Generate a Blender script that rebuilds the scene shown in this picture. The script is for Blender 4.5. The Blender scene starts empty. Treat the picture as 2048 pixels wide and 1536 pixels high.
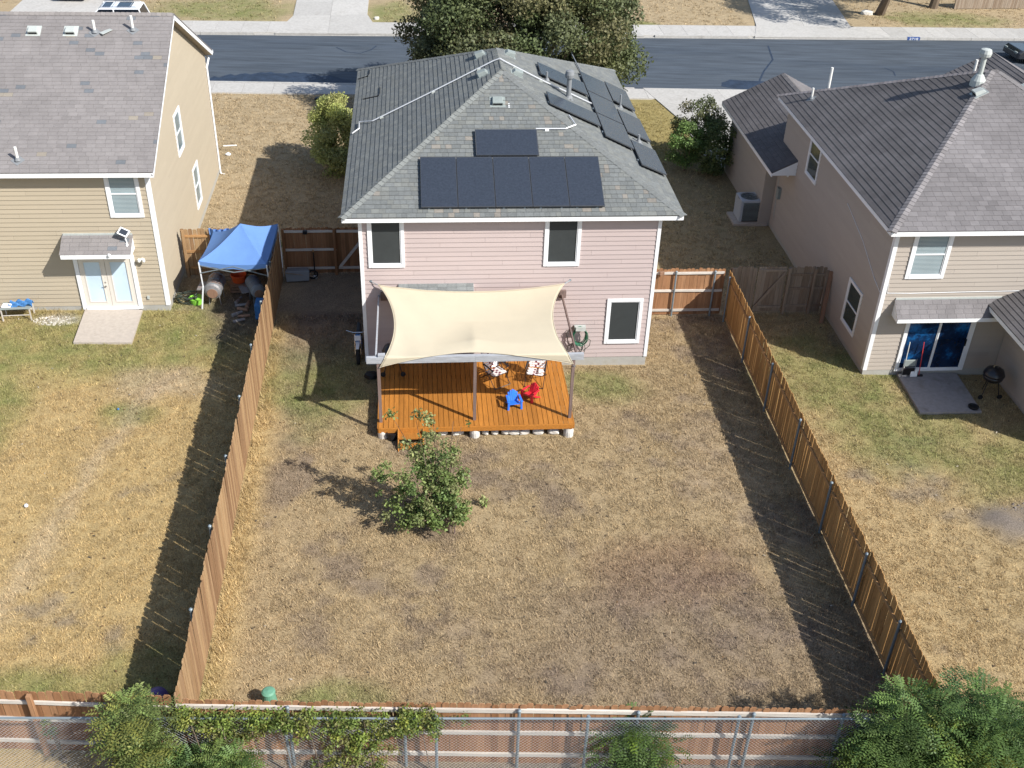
import bpy, bmesh, math, random
import numpy as np
from mathutils import Vector, Matrix
random.seed(7); RNG = np.random.default_rng(7)
SC = bpy.context.scene; COL = SC.collection
V = Vector; PI = math.pi

# ------------------------------------------------------------------ camera
def make_camera():
    yaw, pitch, roll, f, H = 0.099, 0.5936, 0.0346, 2166.6, 19.33
    cy, sy, cp, sp = math.cos(yaw), math.sin(yaw), math.cos(pitch), math.sin(pitch)
    fwd = V((sy*cp, cy*cp, -sp)); right = V((cy, -sy, 0)); up = right.cross(fwd)
    c, s = math.cos(roll), math.sin(roll)
    r2 = c*right + s*up; u2 = -s*right + c*up
    cam = bpy.data.cameras.new('camera'); ob = bpy.data.objects.new('camera', cam); COL.objects.link(ob)
    cam.sensor_width = 36; cam.lens = f/2048*36; cam.clip_start = 0.5; cam.clip_end = 2000
    m = Matrix((r2, u2, -fwd)).transposed().to_4x4(); m.translation = (0, 0, H)
    ob.matrix_world = m; SC.camera = ob
make_camera()
CAMP = V((0, 0, 19.33))

# ------------------------------------------------------------------ world, sun, exposure
SUN_DIR = V((-0.93, 0.70, -1.0)).normalized()          # the way the light travels
W = bpy.data.worlds.new('World'); SC.world = W; W.use_nodes = True
nt = W.node_tree; sky = nt.nodes.new('ShaderNodeTexSky'); sky.sky_type = 'NISHITA'; sky.sun_disc = False
elev = math.asin(-SUN_DIR.z); az = math.atan2(-SUN_DIR.x, -SUN_DIR.y)
sky.sun_elevation = elev; sky.sun_rotation = az
bg = nt.nodes['Background']; bg.inputs['Strength'].default_value = 0.112
nt.links.new(sky.outputs[0], bg.inputs['Color'])
sl = bpy.data.lights.new('sun', 'SUN'); sl.energy = 5.0; sl.angle = math.radians(0.5); sl.color = (1.0, 0.965, 0.905)
so = bpy.data.objects.new('sun', sl); COL.objects.link(so); so.location = (20, -10, 40)
so.rotation_euler = SUN_DIR.to_track_quat('-Z', 'Y').to_euler()
SC.view_settings.view_transform = 'Standard'; SC.view_settings.look = 'None'
SC.view_settings.gamma = 1; SC.view_settings.exposure = 0.60; SC.view_settings.use_curve_mapping = False

# ------------------------------------------------------------------ materials
def srgb(r, g, b): return tuple(((c/255)/12.92 if c/255 <= .04045 else ((c/255+.055)/1.055)**2.4) for c in (r, g, b))
MATS = {}
def mat(name, col, rough=.8, var=.0, scale=3., vec=(1, 1, 1), rnd=0., bump=0., bscale=40., metal=0., spec=.3, attr=None,
        transl=0., col2=None, thr=None, rcols=None, scale2=None, coat=0.):
    """Principled surface: col, mottled by noise towards col2, per object brightness rnd, optional colour attribute."""
    if name in MATS: return MATS[name]
    m = bpy.data.materials.new(name); m.use_nodes = True; MATS[name] = m
    t = m.node_tree; N = t.nodes; L = t.links
    p = N['Principled BSDF']; p.inputs['Roughness'].default_value = rough; p.inputs['Metallic'].default_value = metal
    p.inputs['Specular IOR Level'].default_value = spec; p.inputs['Coat Weight'].default_value = coat
    tc = N.new('ShaderNodeTexCoord'); mp = N.new('ShaderNodeMapping'); mp.inputs['Scale'].default_value = vec
    oi = N.new('ShaderNodeObjectInfo')
    L.new(tc.outputs['Object'], mp.inputs['Vector'])
    mu = N.new('ShaderNodeMath'); mu.operation = 'MULTIPLY'; mu.inputs[1].default_value = 57.; L.new(oi.outputs['Random'], mu.inputs[0])
    L.new(mu.outputs[0], mp.inputs['Location'])
    rgb = N.new('ShaderNodeRGB'); rgb.outputs[0].default_value = (*col, 1); out = rgb.outputs[0]
    if rcols:
        cr = N.new('ShaderNodeValToRGB'); e = cr.color_ramp.elements
        while len(e) < len(rcols): e.new(.5)
        for i, c in enumerate(rcols): e[i].position = i/(len(rcols)-1); e[i].color = (*c, 1)
        L.new(oi.outputs['Random'], cr.inputs['Fac']); out = cr.outputs[0]
    if attr:
        a = N.new('ShaderNodeAttribute'); a.attribute_name = attr
        x = N.new('ShaderNodeMix'); x.data_type = 'RGBA'; x.blend_type = 'MULTIPLY'; x.inputs['Factor'].default_value = 1
        L.new(out, x.inputs['A']); L.new(a.outputs['Color'], x.inputs['B']); out = x.outputs['Result']
    if var or col2:
        n = N.new('ShaderNodeTexNoise'); n.inputs['Scale'].default_value = scale; n.inputs['Detail'].default_value = 5; n.inputs['Roughness'].default_value = .65
        L.new(mp.outputs[0], n.inputs['Vector'])
        if col2:
            r = N.new('ShaderNodeValToRGB'); lo, hi = thr or (.4, .65); r.color_ramp.elements[0].position = lo; r.color_ramp.elements[1].position = hi
            L.new(n.outputs['Fac'], r.inputs['Fac'])
            x = N.new('ShaderNodeMix'); x.data_type = 'RGBA'; x.inputs['B'].default_value = (*col2, 1)
            L.new(r.outputs['Color'], x.inputs['Factor']); L.new(out, x.inputs['A']); out = x.outputs['Result']
        if var:
            n2 = n
            if scale2:
                n2 = N.new('ShaderNodeTexNoise'); n2.inputs['Scale'].default_value = scale2; n2.inputs['Detail'].default_value = 4
                L.new(mp.outputs[0], n2.inputs['Vector'])
            mr = N.new('ShaderNodeMapRange'); mr.inputs['From Min'].default_value = .25; mr.inputs['From Max'].default_value = .75
            mr.inputs['To Min'].default_value = 1-var; mr.inputs['To Max'].default_value = 1+var; L.new(n2.outputs['Fac'], mr.inputs['Value'])
            h = N.new('ShaderNodeHueSaturation'); L.new(out, h.inputs['Color']); L.new(mr.outputs[0], h.inputs['Value']); out = h.outputs[0]
    if rnd:
        mr = N.new('ShaderNodeMapRange'); mr.inputs['To Min'].default_value = 1-rnd; mr.inputs['To Max'].default_value = 1+rnd
        L.new(oi.outputs['Random'], mr.inputs['Value'])
        h = N.new('ShaderNodeHueSaturation'); L.new(out, h.inputs['Color']); L.new(mr.outputs[0], h.inputs['Value']); out = h.outputs[0]
    L.new(out, p.inputs['Base Color'])
    if bump:
        n = N.new('ShaderNodeTexNoise'); n.inputs['Scale'].default_value = bscale; n.inputs['Detail'].default_value = 4; L.new(mp.outputs[0], n.inputs['Vector'])
        b = N.new('ShaderNodeBump'); b.inputs['Strength'].default_value = bump; b.inputs['Distance'].default_value = .02
        L.new(n.outputs['Fac'], b.inputs['Height']); L.new(b.outputs[0], p.inputs['Normal'])
    if transl:
        tr = N.new('ShaderNodeBsdfTranslucent'); L.new(out, tr.inputs['Color']); ms = N.new('ShaderNodeMixShader'); ms.inputs[0].default_value = transl
        L.new(p.outputs[0], ms.inputs[1]); L.new(tr.outputs[0], ms.inputs[2]); L.new(ms.outputs[0], N['Material Output'].inputs['Surface'])
    return m

GROUND = mat('ground_soil_and_thatch', (1, 1, 1), .95, attr='tone', var=.50, scale=9, scale2=30, bump=.5, bscale=60, spec=.1)
GRASS = mat('grass_blades', (1, 1, 1), .8, attr='tone', spec=.15, transl=.25)
ASPHALT = mat('asphalt', (.058, .071, .088), .8, var=.30, scale=.30, vec=(.16, 1.5, 1), scale2=2.6, col2=(.036, .048, .066), thr=(.5, .75), bump=.3, bscale=60)
SEAL_SHADE = mat('dark_asphalt_and_shade', (.020, .033, .058), .7, var=.45, scale=2, bump=.3)  # dark road colour; on the patches it also carries painted shade
CONC = mat('concrete', (.385, .372, .35), .85, var=.13, scale=1.3, scale2=7, rnd=.08, bump=.15, bscale=50, col2=(.33, .315, .29), thr=(.5, .8))
PAD = mat('patio_concrete', (.40, .35, .30), .85, var=.10, scale=1.6, scale2=9, col2=(.33, .28, .24), thr=(.62, .75), bump=.2)
FOUND = mat('foundation_concrete', (.36, .35, .32), .9, var=.16, scale=2.5, col2=(.27, .25, .2), thr=(.5, .75), bump=.2)
WHITE = mat('white_trim_paint', (.72, .73, .74), .55, var=.05, scale=3, col2=(.55, .54, .52), thr=(.66, .8))
FASC = mat('white_fascia_paint', (.76, .77, .78), .5, var=.04, scale=1.5)
PINK = mat('pink_siding_paint', (.425, .350, .335), .75, var=.03, scale=2, rnd=.025, vec=(.4, .4, 1))
TAN = mat('tan_siding_paint', (.388, .331, .247), .75, var=.03, scale=2, rnd=.02, vec=(.4, .4, 1))
TAN2 = mat('pale_tan_siding_paint', (.375, .33, .285), .75, var=.03, scale=2, rnd=.025, vec=(.4, .4, 1))
SHC = mat('grey_green_shingle', (.148, .155, .152), .95, attr='tint', var=.16, scale=14, bump=.4, bscale=90, spec=.15)
SHL = mat('faded_brown_grey_shingle', (.205, .192, .186), .95, attr='tint', var=.13, scale=2.0, bump=.4, bscale=90, spec=.15)
SHR = mat('weathered_grey_shingle', (.150, .142, .142), .95, attr='tint', var=.18, scale=1.2, bump=.4, bscale=90, spec=.15)
SCREEN = mat('solar_screen', (.036, .041, .042), .6, var=.1, scale=4, spec=.3)
GLASSB = mat('window_glass_blind', (.15, .21, .235), .12, var=.25, scale=1.2, spec=.6)
GLASSG = mat('grey_green_window_glass', (.050, .064, .060), .12, var=.4, scale=1.3, spec=.6)
BLIND = mat('blind_slats', (.38, .44, .46), .5)
GLASSD = mat('door_glass_dark', (.005, .020, .06), .10, var=.9, scale=1.6, spec=.6, col2=(.006, .07, .20), thr=(.52, .66))  # blue reflection painted as mottling in the glass colour
GLASSW = mat('door_glass_pale', (.50, .62, .72), .15, var=.10, scale=1.0, spec=.5)
CREAMDOOR = mat('cream_door_paint', (.60, .56, .50), .5)
PV = mat('solar_cell_glass', (.031, .038, .052), .26, var=.25, scale=16, spec=.6, bump=.25, bscale=60)
PVF = mat('solar_frame', (.09, .095, .105), .4, metal=.5)
STEEL = mat('galvanized_steel', (.21, .25, .275), .55, metal=.35, var=.15, scale=6)
WIREM = mat('zinc_wire', (.50, .53, .55), .5, metal=.3)
CONDUIT = mat('conduit_metal', (.62, .63, .65), .4, metal=.3)
VENTM = mat('roof_vent_metal', (.23, .26, .25), .6, var=.1, scale=6)
VENTL = mat('pale_vent_metal', (.40, .425, .405), .6, var=.1, scale=6)
PVCW = mat('white_pvc', (.70, .69, .65), .5)
DARKPIPE = mat('grey_flue', (.19, .20, .21), .6)
WGRAIN = (7, 7, .5)
CEDAR = mat('brown_fence_cedar', (.3, .16, .08), .85, var=.28, scale=2.5, vec=WGRAIN, rcols=[(.275, .168, .085), (.345, .225, .12), (.205, .118, .062), (.30, .19, .105)], bump=.2, spec=.15)
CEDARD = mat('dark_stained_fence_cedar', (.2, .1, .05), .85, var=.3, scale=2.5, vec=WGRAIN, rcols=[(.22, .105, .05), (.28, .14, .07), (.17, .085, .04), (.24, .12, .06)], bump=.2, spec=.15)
CEDARB = mat('red_brown_fence_cedar', (.3, .16, .08), .85, var=.3, scale=2.5, vec=WGRAIN, rcols=[(.27, .140, .070), (.33, .180, .095), (.215, .105, .050), (.30, .160, .085)], bump=.2, spec=.15)
CEDARY = mat('amber_fence_cedar', (.4, .2, .07), .85, var=.25, scale=2.5, vec=WGRAIN, rcols=[(.40, .225, .085), (.47, .275, .11), (.34, .185, .07), (.43, .25, .10)], bump=.2, spec=.15, transl=.12)
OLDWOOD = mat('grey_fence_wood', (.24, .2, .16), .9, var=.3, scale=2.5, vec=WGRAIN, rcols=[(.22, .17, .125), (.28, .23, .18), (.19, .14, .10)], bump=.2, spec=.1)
RAIL = mat('weathered_pale_rail', (.50, .46, .41), .85, var=.22, scale=3, vec=(.6, 7, 7), rnd=.12, bump=.2)
RAILB = mat('amber_rail', (.36, .20, .085), .85, var=.2, scale=3, vec=(7, .6, 7), rnd=.12)
BEAMW = mat('grey_weathered_beam', (.33, .34, .36), .85, var=.30, scale=3, vec=(.8, 7, 7), bump=.2)
POSTW = mat('grey_brown_post', (.17, .12, .105), .85, var=.3, scale=3, vec=(7, 7, .6), bump=.2)
DECKW = mat('orange_stained_deck', (.345, .138, .025), .65, var=.26, scale=2.6, vec=(9, .8, 9), rnd=.14, bump=.15, spec=.25)
SAIL = mat('cream_shade_cloth', (.60, .535, .405), .85, var=.03, scale=2, transl=.22, spec=.1)
BLUECLOTH = mat('blue_canopy_cloth', (.15, .29, .60), .7, var=.06, scale=3, transl=.25, spec=.2)
BLACKP = mat('black_plastic', (.012, .012, .014), .45)
BLACKM = mat('black_enamel', (.014, .014, .018), .3, spec=.5)
RUBBER = mat('tyre_rubber', (.016, .016, .017), .85)
BLUEP = mat('blue_plastic', (.025, .16, .70), .4, spec=.4)
REDP = mat('red_plastic', (.58, .018, .035), .4, spec=.4)
ORANGEP = mat('orange_plastic', (.62, .09, .02), .5)
GREENP = mat('green_plastic', (.12, .28, .19), .5, var=.08)
PURPLEP = mat('purple_plastic', (.10, .07, .22), .5)
HOSEG = mat('green_hose', (.02, .13, .07), .45)
HOSED = mat('dark_hose', (.035, .045, .035), .5)
ACM = mat('grey_enamelled_metal', (.40, .43, .46), .5, var=.06, scale=4)
RUST = mat('rusty_grey_steel', (.26, .25, .25), .6, metal=.4, var=.25, scale=3, col2=(.22, .10, .05), thr=(.55, .7))
BARK = mat('bark', (.14, .105, .075), .95, var=.3, scale=4, vec=(4, 4, 1), bump=.5, bscale=25)
LEAF = mat('leaf', (1, 1, 1), .55, attr='tone', spec=.3, transl=.30)
ROCK = mat('pale_limestone', (.60, .57, .52), .9, var=.18, scale=4, bump=.5, bscale=14, rnd=.1)
WEBW = mat('white_webbing', (.72, .68, .68), .7)
WEBR = mat('maroon_webbing', (.16, .04, .065), .7)
LUMB = mat('leaning_lumber', (.24, .14, .09), .85, var=.25, scale=3, vec=(5, 5, .6))
CARW = mat('white_car_paint', (.72, .74, .76), .25, spec=.5, coat=.5)
CARD = mat('dark_car_paint', (.02, .022, .027), .25, spec=.5, coat=.5)
CARB = mat('blue_car_paint', (.015, .035, .085), .25, spec=.5, coat=.5)
CARG = mat('car_glass', (.006, .010, .018), .08, spec=.7)
CHROME = mat('bright_metal', (.7, .7, .7), .25, metal=.9)
NUMBLUE = mat('curb_blue_paint', (.03, .07, .22), .7)
CLOTHB = mat('blue_cloth', (.05, .16, .36), .8, var=.3, scale=8)
SOIL = mat('grey_soil', (.19, .165, .145), .95, var=.3, scale=12, bump=.6, bscale=30)
LIMEG = mat('lime_green_plastic', (.22, .52, .06), .5)
REDD = mat('red_paint', (.55, .05, .05), .5)

# ------------------------------------------------------------------ helpers
def G(x, y=0): return -0.0225*(x-3)
def wloc(o):
    p = V((0, 0, 0))
    while o is not None: p = p + o.location; o = o.parent
    return p
def tag(o, label, cat, group=None):
    o['label'] = label; o['category'] = cat
    if group: o['group'] = group
    return o
def thing(name, label, cat, loc=(0, 0, 0), rz=0, group=None):
    o = bpy.data.objects.new(name, None); COL.objects.link(o); o.location = loc; o.rotation_euler = (0, 0, rz)
    o.empty_display_size = .2
    return tag(o, label, cat, group)
def struct(o): o['kind'] = 'structure'; return o
def link(name, me, parent=None, loc=(0, 0, 0), rz=0):
    o = bpy.data.objects.new(name, me); COL.objects.link(o); o.location = loc; o.rotation_euler = (0, 0, rz)
    if parent: o.parent = parent
    return o
def duptree(o, loc, rz=None, label=None, group=None):
    def cp(a, par):
        c = a.copy(); COL.objects.link(c)
        if par: c.parent = par
        for ch in a.children: cp(ch, c)
        return c
    r = cp(o, None); r.location = loc
    if rz is not None: r.rotation_euler.z = rz
    if label: r['label'] = label
    if group: r['group'] = group
    return r

class MB:
    def __init__(s): s.v = []; s.f = []; s.c = []
    def add(s, vs, fs, col=None):
        n = len(s.v); s.v += [tuple(v) for v in vs]; s.f += [tuple(i+n for i in f) for f in fs]; s.c += [col]*len(fs); return s
    def hexa(s, p, col=None):      # p: 4 bottom ccw, 4 top ccw
        return s.add(p, [(3, 2, 1, 0), (4, 5, 6, 7), (0, 1, 5, 4), (1, 2, 6, 5), (2, 3, 7, 6), (3, 0, 4, 7)], col)
    def box(s, x0, x1, y0, y1, z0, z1, col=None):
        return s.hexa([(x0, y0, z0), (x1, y0, z0), (x1, y1, z0), (x0, y1, z0), (x0, y0, z1), (x1, y0, z1), (x1, y1, z1), (x0, y1, z1)], col)
    def beam(s, a, b, w, h, up=(0, 0, 1)):
        a, b, up = V(a), V(b), V(up); d = (b-a).normalized(); r = d.cross(up)
        if r.length < 1e-4: r = d.cross(V((0, 1, 0)))
        r.normalize(); u = r.cross(d); r *= w/2; u *= h/2
        return s.hexa([a-r-u, a+r-u, b+r-u, b-r-u, a-r+u, a+r+u, b+r+u, b-r+u])
    def prism(s, poly, z0, z1, zf=None):
        n = len(poly)
        vs = [(x, y, (zf(x, y) if zf else 0)+z0) for x, y in poly]+[(x, y, (zf(x, y) if zf else 0)+z1) for x, y in poly]
        return s.add(vs, [tuple(range(n-1, -1, -1)), tuple(range(n, 2*n))]+[(i, (i+1) % n, n+(i+1) % n, n+i) for i in range(n)])
    def cyl(s, a, b, r0, r1=None, n=12, caps=True):
        r1 = r0 if r1 is None else r1; a, b = V(a), V(b); d = (b-a).normalized()
        x = d.orthogonal().normalized(); y = d.cross(x)
        vs = [a+(x*math.cos(2*PI*i/n)+y*math.sin(2*PI*i/n))*r0 for i in range(n)]+[b+(x*math.cos(2*PI*i/n)+y*math.sin(2*PI*i/n))*r1 for i in range(n)]
        fs = [(i, (i+1) % n, n+(i+1) % n, n+i) for i in range(n)]
        if caps: fs += [tuple(range(n-1, -1, -1)), tuple(range(n, 2*n))]
        return s.add(vs, fs)
    def tube(s, pts, r, n=6, closed=False):
        pts = [V(p) for p in pts]; m = len(pts); rings = []; rr = r if isinstance(r, (list, tuple)) else [r]*m
        x = None
        for i, p in enumerate(pts):
            a = pts[(i-1) % m] if closed or i else p; b = pts[(i+1) % m] if closed or i < m-1 else p
            d = (b-a).normalized()
            if x is None: x = d.orthogonal().normalized()
            x = (x-d*x.dot(d)).normalized(); y = d.cross(x)
            rings.append([p+(x*math.cos(2*PI*k/n)+y*math.sin(2*PI*k/n))*rr[i] for k in range(n)])
        vs = [q for ring in rings for q in ring]; fs = []
        for i in range(m if closed else m-1):
            j = (i+1) % m
            fs += [(i*n+k, i*n+(k+1) % n, j*n+(k+1) % n, j*n+k) for k in range(n)]
        if not closed: fs += [tuple(range(n-1, -1, -1)), tuple((m-1)*n+k for k in range(n))]
        return s.add(vs, fs)
    def lathe(s, prof, n=16, o=(0, 0, 0), axis=None):
        vs = []; o = V(o); R = V((0, 0, 1)).rotation_difference(V(axis)).to_matrix() if axis else None
        for r, z in prof:
            for k in range(n):
                q = V((r*math.cos(2*PI*k/n), r*math.sin(2*PI*k/n), z))
                vs.append(o+(R @ q if R else q))
        fs = [(i*n+k, i*n+(k+1) % n, (i+1)*n+(k+1) % n, (i+1)*n+k) for i in range(len(prof)-1) for k in range(n)]
        fs += [tuple(range(n-1, -1, -1)), tuple((len(prof)-1)*n+k for k in range(n))]
        return s.add(vs, fs)
    def mesh(s, name, off=(0, 0, 0), smooth=False):
        me = bpy.data.meshes.new(name); me.from_pydata([(v[0]-off[0], v[1]-off[1], v[2]-off[2]) for v in s.v], [], s.f)
        if any(c is not None for c in s.c):
            a = me.attributes.new('tint', 'FLOAT_COLOR', 'FACE')
            a.data.foreach_set('color', np.array([(*(c or (1, 1, 1)), 1) for c in s.c], dtype=np.float32).ravel())
        if smooth: me.polygons.foreach_set('use_smooth', [True]*len(me.polygons))
        return me
    def build(s, name, m, parent=None, local=False, smooth=False, label=None, stuff=False, bevel=0):
        off = V((0, 0, 0)) if local else wloc(parent)
        me = s.mesh(name, off, smooth); me.materials.append(m); o = link(name, me, parent)
        if bevel: b = o.modifiers.new('bevel', 'BEVEL'); b.width = bevel; b.segments = 2; b.limit_method = 'ANGLE'
        if label: o['label'] = label
        if stuff: o['kind'] = 'stuff'
        return o

class Fr:
    """a wall plane: along s, up z, outward d"""
    def __init__(s, o, sd, nd): s.o = V(o); s.s = V(sd); s.n = V(nd)
    def p(s, a, z, d): return s.o+s.s*a+s.n*d+V((0, 0, z))
    def box(s, mb, a0, a1, z0, z1, d0, d1):
        return mb.hexa([s.p(a0, z0, d0), s.p(a1, z0, d0), s.p(a1, z0, d1), s.p(a0, z0, d1), s.p(a0, z1, d0), s.p(a1, z1, d0), s.p(a1, z1, d1), s.p(a0, z1, d1)])

def clip(poly, conv):
    """Sutherland-Hodgman: poly clipped by the convex ccw polygon conv (2D)."""
    out = list(poly)
    for i in range(len(conv)):
        a, b = conv[i], conv[(i+1) % len(conv)]; inp, out = out, []
        if not inp: return []
        def side(p): return (b[0]-a[0])*(p[1]-a[1])-(b[1]-a[1])*(p[0]-a[0])
        for j in range(len(inp)):
            p, q = inp[j], inp[(j+1) % len(inp)]; sp, sq = side(p), side(q)
            if sp >= 0: out.append(p)
            if (sp > 0 > sq) or (sp < 0 < sq):
                t = sp/(sp-sq); out.append((p[0]+t*(q[0]-p[0]), p[1]+t*(q[1]-p[1])))
    return out
def area(p): return abs(sum(p[i][0]*p[(i+1) % len(p)][1]-p[(i+1) % len(p)][0]*p[i][1] for i in range(len(p))))/2

# numpy value noise
def vnoise(x, y, seed=0):
    xi = np.floor(x).astype(np.int64); yi = np.floor(y).astype(np.int64); fx = x-xi; fy = y-yi
    fx = fx*fx*(3-2*fx); fy = fy*fy*(3-2*fy)
    def h(a, b):
        n = (a*374761393+b*668265263+seed*1442695041) & 0x7fffffff
        n = ((n ^ (n >> 13))*1274126177) & 0x7fffffff
        return ((n ^ (n >> 16)) & 0xffff)/65535.
    return (h(xi, yi)*(1-fx)+h(xi+1, yi)*fx)*(1-fy)+(h(xi, yi+1)*(1-fx)+h(xi+1, yi+1)*fx)*fy
def fbm(x, y, seed=0, oct=4):
    s = 0; a = .5; t = 0
    for i in range(oct): s = s+a*vnoise(x*2**i, y*2**i, seed+i*17); t += a; a *= .55
    return s/t
def sstep(a, b, x): t = np.clip((x-a)/(b-a), 0, 1); return t*t*(3-2*t)
def blob(x, y, cx, cy, rx, ry, soft=.5):
    d = np.sqrt(((x-cx)/rx)**2+((y-cy)/ry)**2)+(fbm(x*.9, y*.9, 91)-.5)*.9
    return 1-sstep(1-soft, 1+soft, d)

# ------------------------------------------------------------------ colour of the ground
STRAW = np.array((.405, .310, .195)); GOLD = np.array((.470, .345, .165)); DIRT = np.array((.205, .158, .128)); GREEN = np.array((.200, .225, .075))
GREY = np.array((.215, .185, .165)); TANB = np.array((.44, .345, .215)); OLIVE = np.array((.33, .27, .105)); RED = np.array((.25, .155, .105))
def tone(x, y):
    n1 = fbm(x*.55, y*.55, 3); n2 = fbm(x*2.1, y*2.1, 11); n3 = fbm(x*6, y*6, 23, 3)
    c = np.repeat(STRAW[None], len(x), 0)
    def mix(c, col, w): return c*(1-w[:, None])+col[None]*w[:, None]
    left = (x < -5) & (y < 34); mid = (x > -5) & (x < 10.7) & (y < 33); rgt = (x >= 10.7) & (y < 33)
    c = mix(c, GOLD, left*1.0); c = mix(c, np.array((.430, .322, .172)), rgt*1.0)
    c = mix(c, np.array((.395, .298, .170)), mid*.9)
    front = (y >= 33)
    c = mix(c, TANB, front*.9)
    # brown bare patches in the middle yard
    c = mix(c, DIRT, mid*sstep(.46, .68, n1*.55+n2*.45)*.62)
    c = mix(c, RED, mid*blob(x, y, 6.3, 19.8, 2.2, 1.3)*.55)
    c = mix(c, DIRT*1.05, mid*blob(x, y, 6.0, 17.5, 4.5, 2.2)*.45)
    c = mix(c, GOLD*1.05, mid*(1-sstep(.15, .9, x+4.95))*.9)
    c = mix(c, GREY, left*sstep(.60, .74, n1*.6+n2*.4)*.55); c = mix(c, GREY, rgt*sstep(.58, .74, n1*.6+n2*.4)*.5)
    # greener places
    g = np.zeros_like(x)
    for b in [(-10.5, 31.0, 5.2, 2.2), (-13.6, 27.5, 1.8, 3.4), (-7.6, 31.9, 2.0, 2.2), (-8.8, 26.9, .8, .6), (-9.5, 16.2, 2.6, .9), (-3.3, 28.6, 1.6, 2.2), (5.6, 28.4, 1.3, .9),
              (13.6, 28.6, 2.4, 2.6), (15.0, 25.6, 2.4, 1.9), (18.5, 24.0, 3.2, 1.7), (-2.0, 16.0, 1.2, .5), (-6.2, 16.5, 1.2, 1.2), (-12, 70.5, 4.2, 2.5), (-1.4, 70.5, 1.6, 2.5), (14.6, 69.8, 1.2, .8), (36, 73.2, 4, 1.6)]:
        g = np.maximum(g, blob(x, y, *b))
    g = np.maximum(g, sstep(33.5, 35, y)*(y < 54)*(x > 8)*.30)
    c = mix(c, GREEN, g*(.25+.8*n2))
    c = mix(c, OLIVE, (x > 8)*(y > 47)*(y < 56)*.85)
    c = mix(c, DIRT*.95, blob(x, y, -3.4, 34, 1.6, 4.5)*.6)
    px = np.interp(y, [15, 18, 21.5, 25, 28.5, 30], [-10.6, -10.0, -9.5, -9.1, -8.3, -7.2])
    c = mix(c, np.array((.50, .40, .27)), left*(y < 29.5)*np.exp(-((x-px+(fbm(x*.8, y*.8, 77)-.5)*.9)/.33)**2)*.55)
    c = mix(c, np.array((.48, .38, .26)), blob(x, y, -8.0, 28.6, 1.5, .9)*.6); c = mix(c, np.array((.42, .32, .21)), mid*blob(x, y, 8.6, 24.0, 1.3, 2.6)*.35)
    c = mix(c, GREY*.95, blob(x, y, 17.6, 21.5, 1.9, 1.0, .35)*.9)
    c = mix(c, GREY, (y < 14.25)*.75)
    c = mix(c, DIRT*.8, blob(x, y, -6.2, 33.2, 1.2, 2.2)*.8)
    c = mix(c, np.array((.55, .52, .48)), blob(x, y, -12.2, 32.4, .7, .35)*.6)
    return c*(.80+.40*n3)[:, None]

# ------------------------------------------------------------------ ground sheet
def yn(x): return 57.05+.025*x
def yf(x): return 66.2+.07*x
def make_ground():
    def axis(lo, a, b, hi, st):
        core = np.arange(a, b+st/2, st); g = []; d = st; q = a
        while q > lo: d *= 1.35; q -= d; g.append(q)
        h = []; d = st; q = b
        while q < hi: d *= 1.35; q += d; h.append(q)
        return np.array(g[::-1]+list(core)+h)
    X = axis(-420, -27, 46, 420, .22); Y = axis(-320, 12, 80, 520, .22)
    xx, yy = np.meshgrid(X, Y); x = xx.ravel(); y = yy.ravel()
    z = -.0225*(np.clip(x, -60, 60)-3)+(fbm(x*1.3, y*1.3, 5)-.5)*.05*((y < 55) | (y > 70))
    road = sstep(yn(x)-.35, yn(x)-.12, y)*(1-sstep(yf(x)+.12, yf(x)+.35, y)); z = z-.17*road
    z = z-.03*((y > yn(x)-1.8) & (y < yn(x))) - .03*((y > yf(x)) & (y < yf(x)+2.8))
    z = z+.16*blob(x, y, 17.6, 21.5, 1.5, .8, .5)
    me = bpy.data.meshes.new('ground'); nx, ny = len(X), len(Y)
    i = (np.arange(ny-1)[:, None]*nx+np.arange(nx-1)[None]).ravel(); q = np.stack([i, i+1, i+nx+1, i+nx], 1)
    me.vertices.add(nx*ny); me.vertices.foreach_set('co', np.stack([x, y, z], 1).astype(np.float32).ravel())
    me.loops.add(q.size); me.loops.foreach_set('vertex_index', q.ravel().astype(np.int32))
    me.polygons.add(len(q)); me.polygons.foreach_set('loop_start', np.arange(0, q.size, 4, dtype=np.int32)); me.polygons.foreach_set('use_smooth', [True]*len(q))
    me.update(); c = tone(x, y)*.70
    a = me.attributes.new('tone', 'FLOAT_COLOR', 'POINT'); a.data.foreach_set('color', np.concatenate([c, np.ones((len(c), 1))], 1).astype(np.float32).ravel())
    me.materials.append(GROUND); struct(link('ground', me))
make_ground()

def tri_mesh(name, co, cols, m, parent=None, per=3, stuff=True, off=(0, 0, 0)):
    """co: (n, per, 3) separate faces with one colour each"""
    n = len(co); me = bpy.data.meshes.new(name)
    me.vertices.add(n*per); me.vertices.foreach_set('co', (co-np.array(off)).astype(np.float32).ravel())
    me.loops.add(n*per); me.loops.foreach_set('vertex_index', np.arange(n*per, dtype=np.int32))
    me.polygons.add(n); me.polygons.foreach_set('loop_start', np.arange(0, n*per, per, dtype=np.int32))
    me.update()
    a = me.attributes.new('tone', 'FLOAT_COLOR', 'FACE'); a.data.foreach_set('color', np.concatenate([cols, np.ones((n, 1))], 1).astype(np.float32).ravel())
    me.materials.append(m); o = link(name, me, parent)
    if stuff: o['kind'] = 'stuff'
    return o

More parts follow.
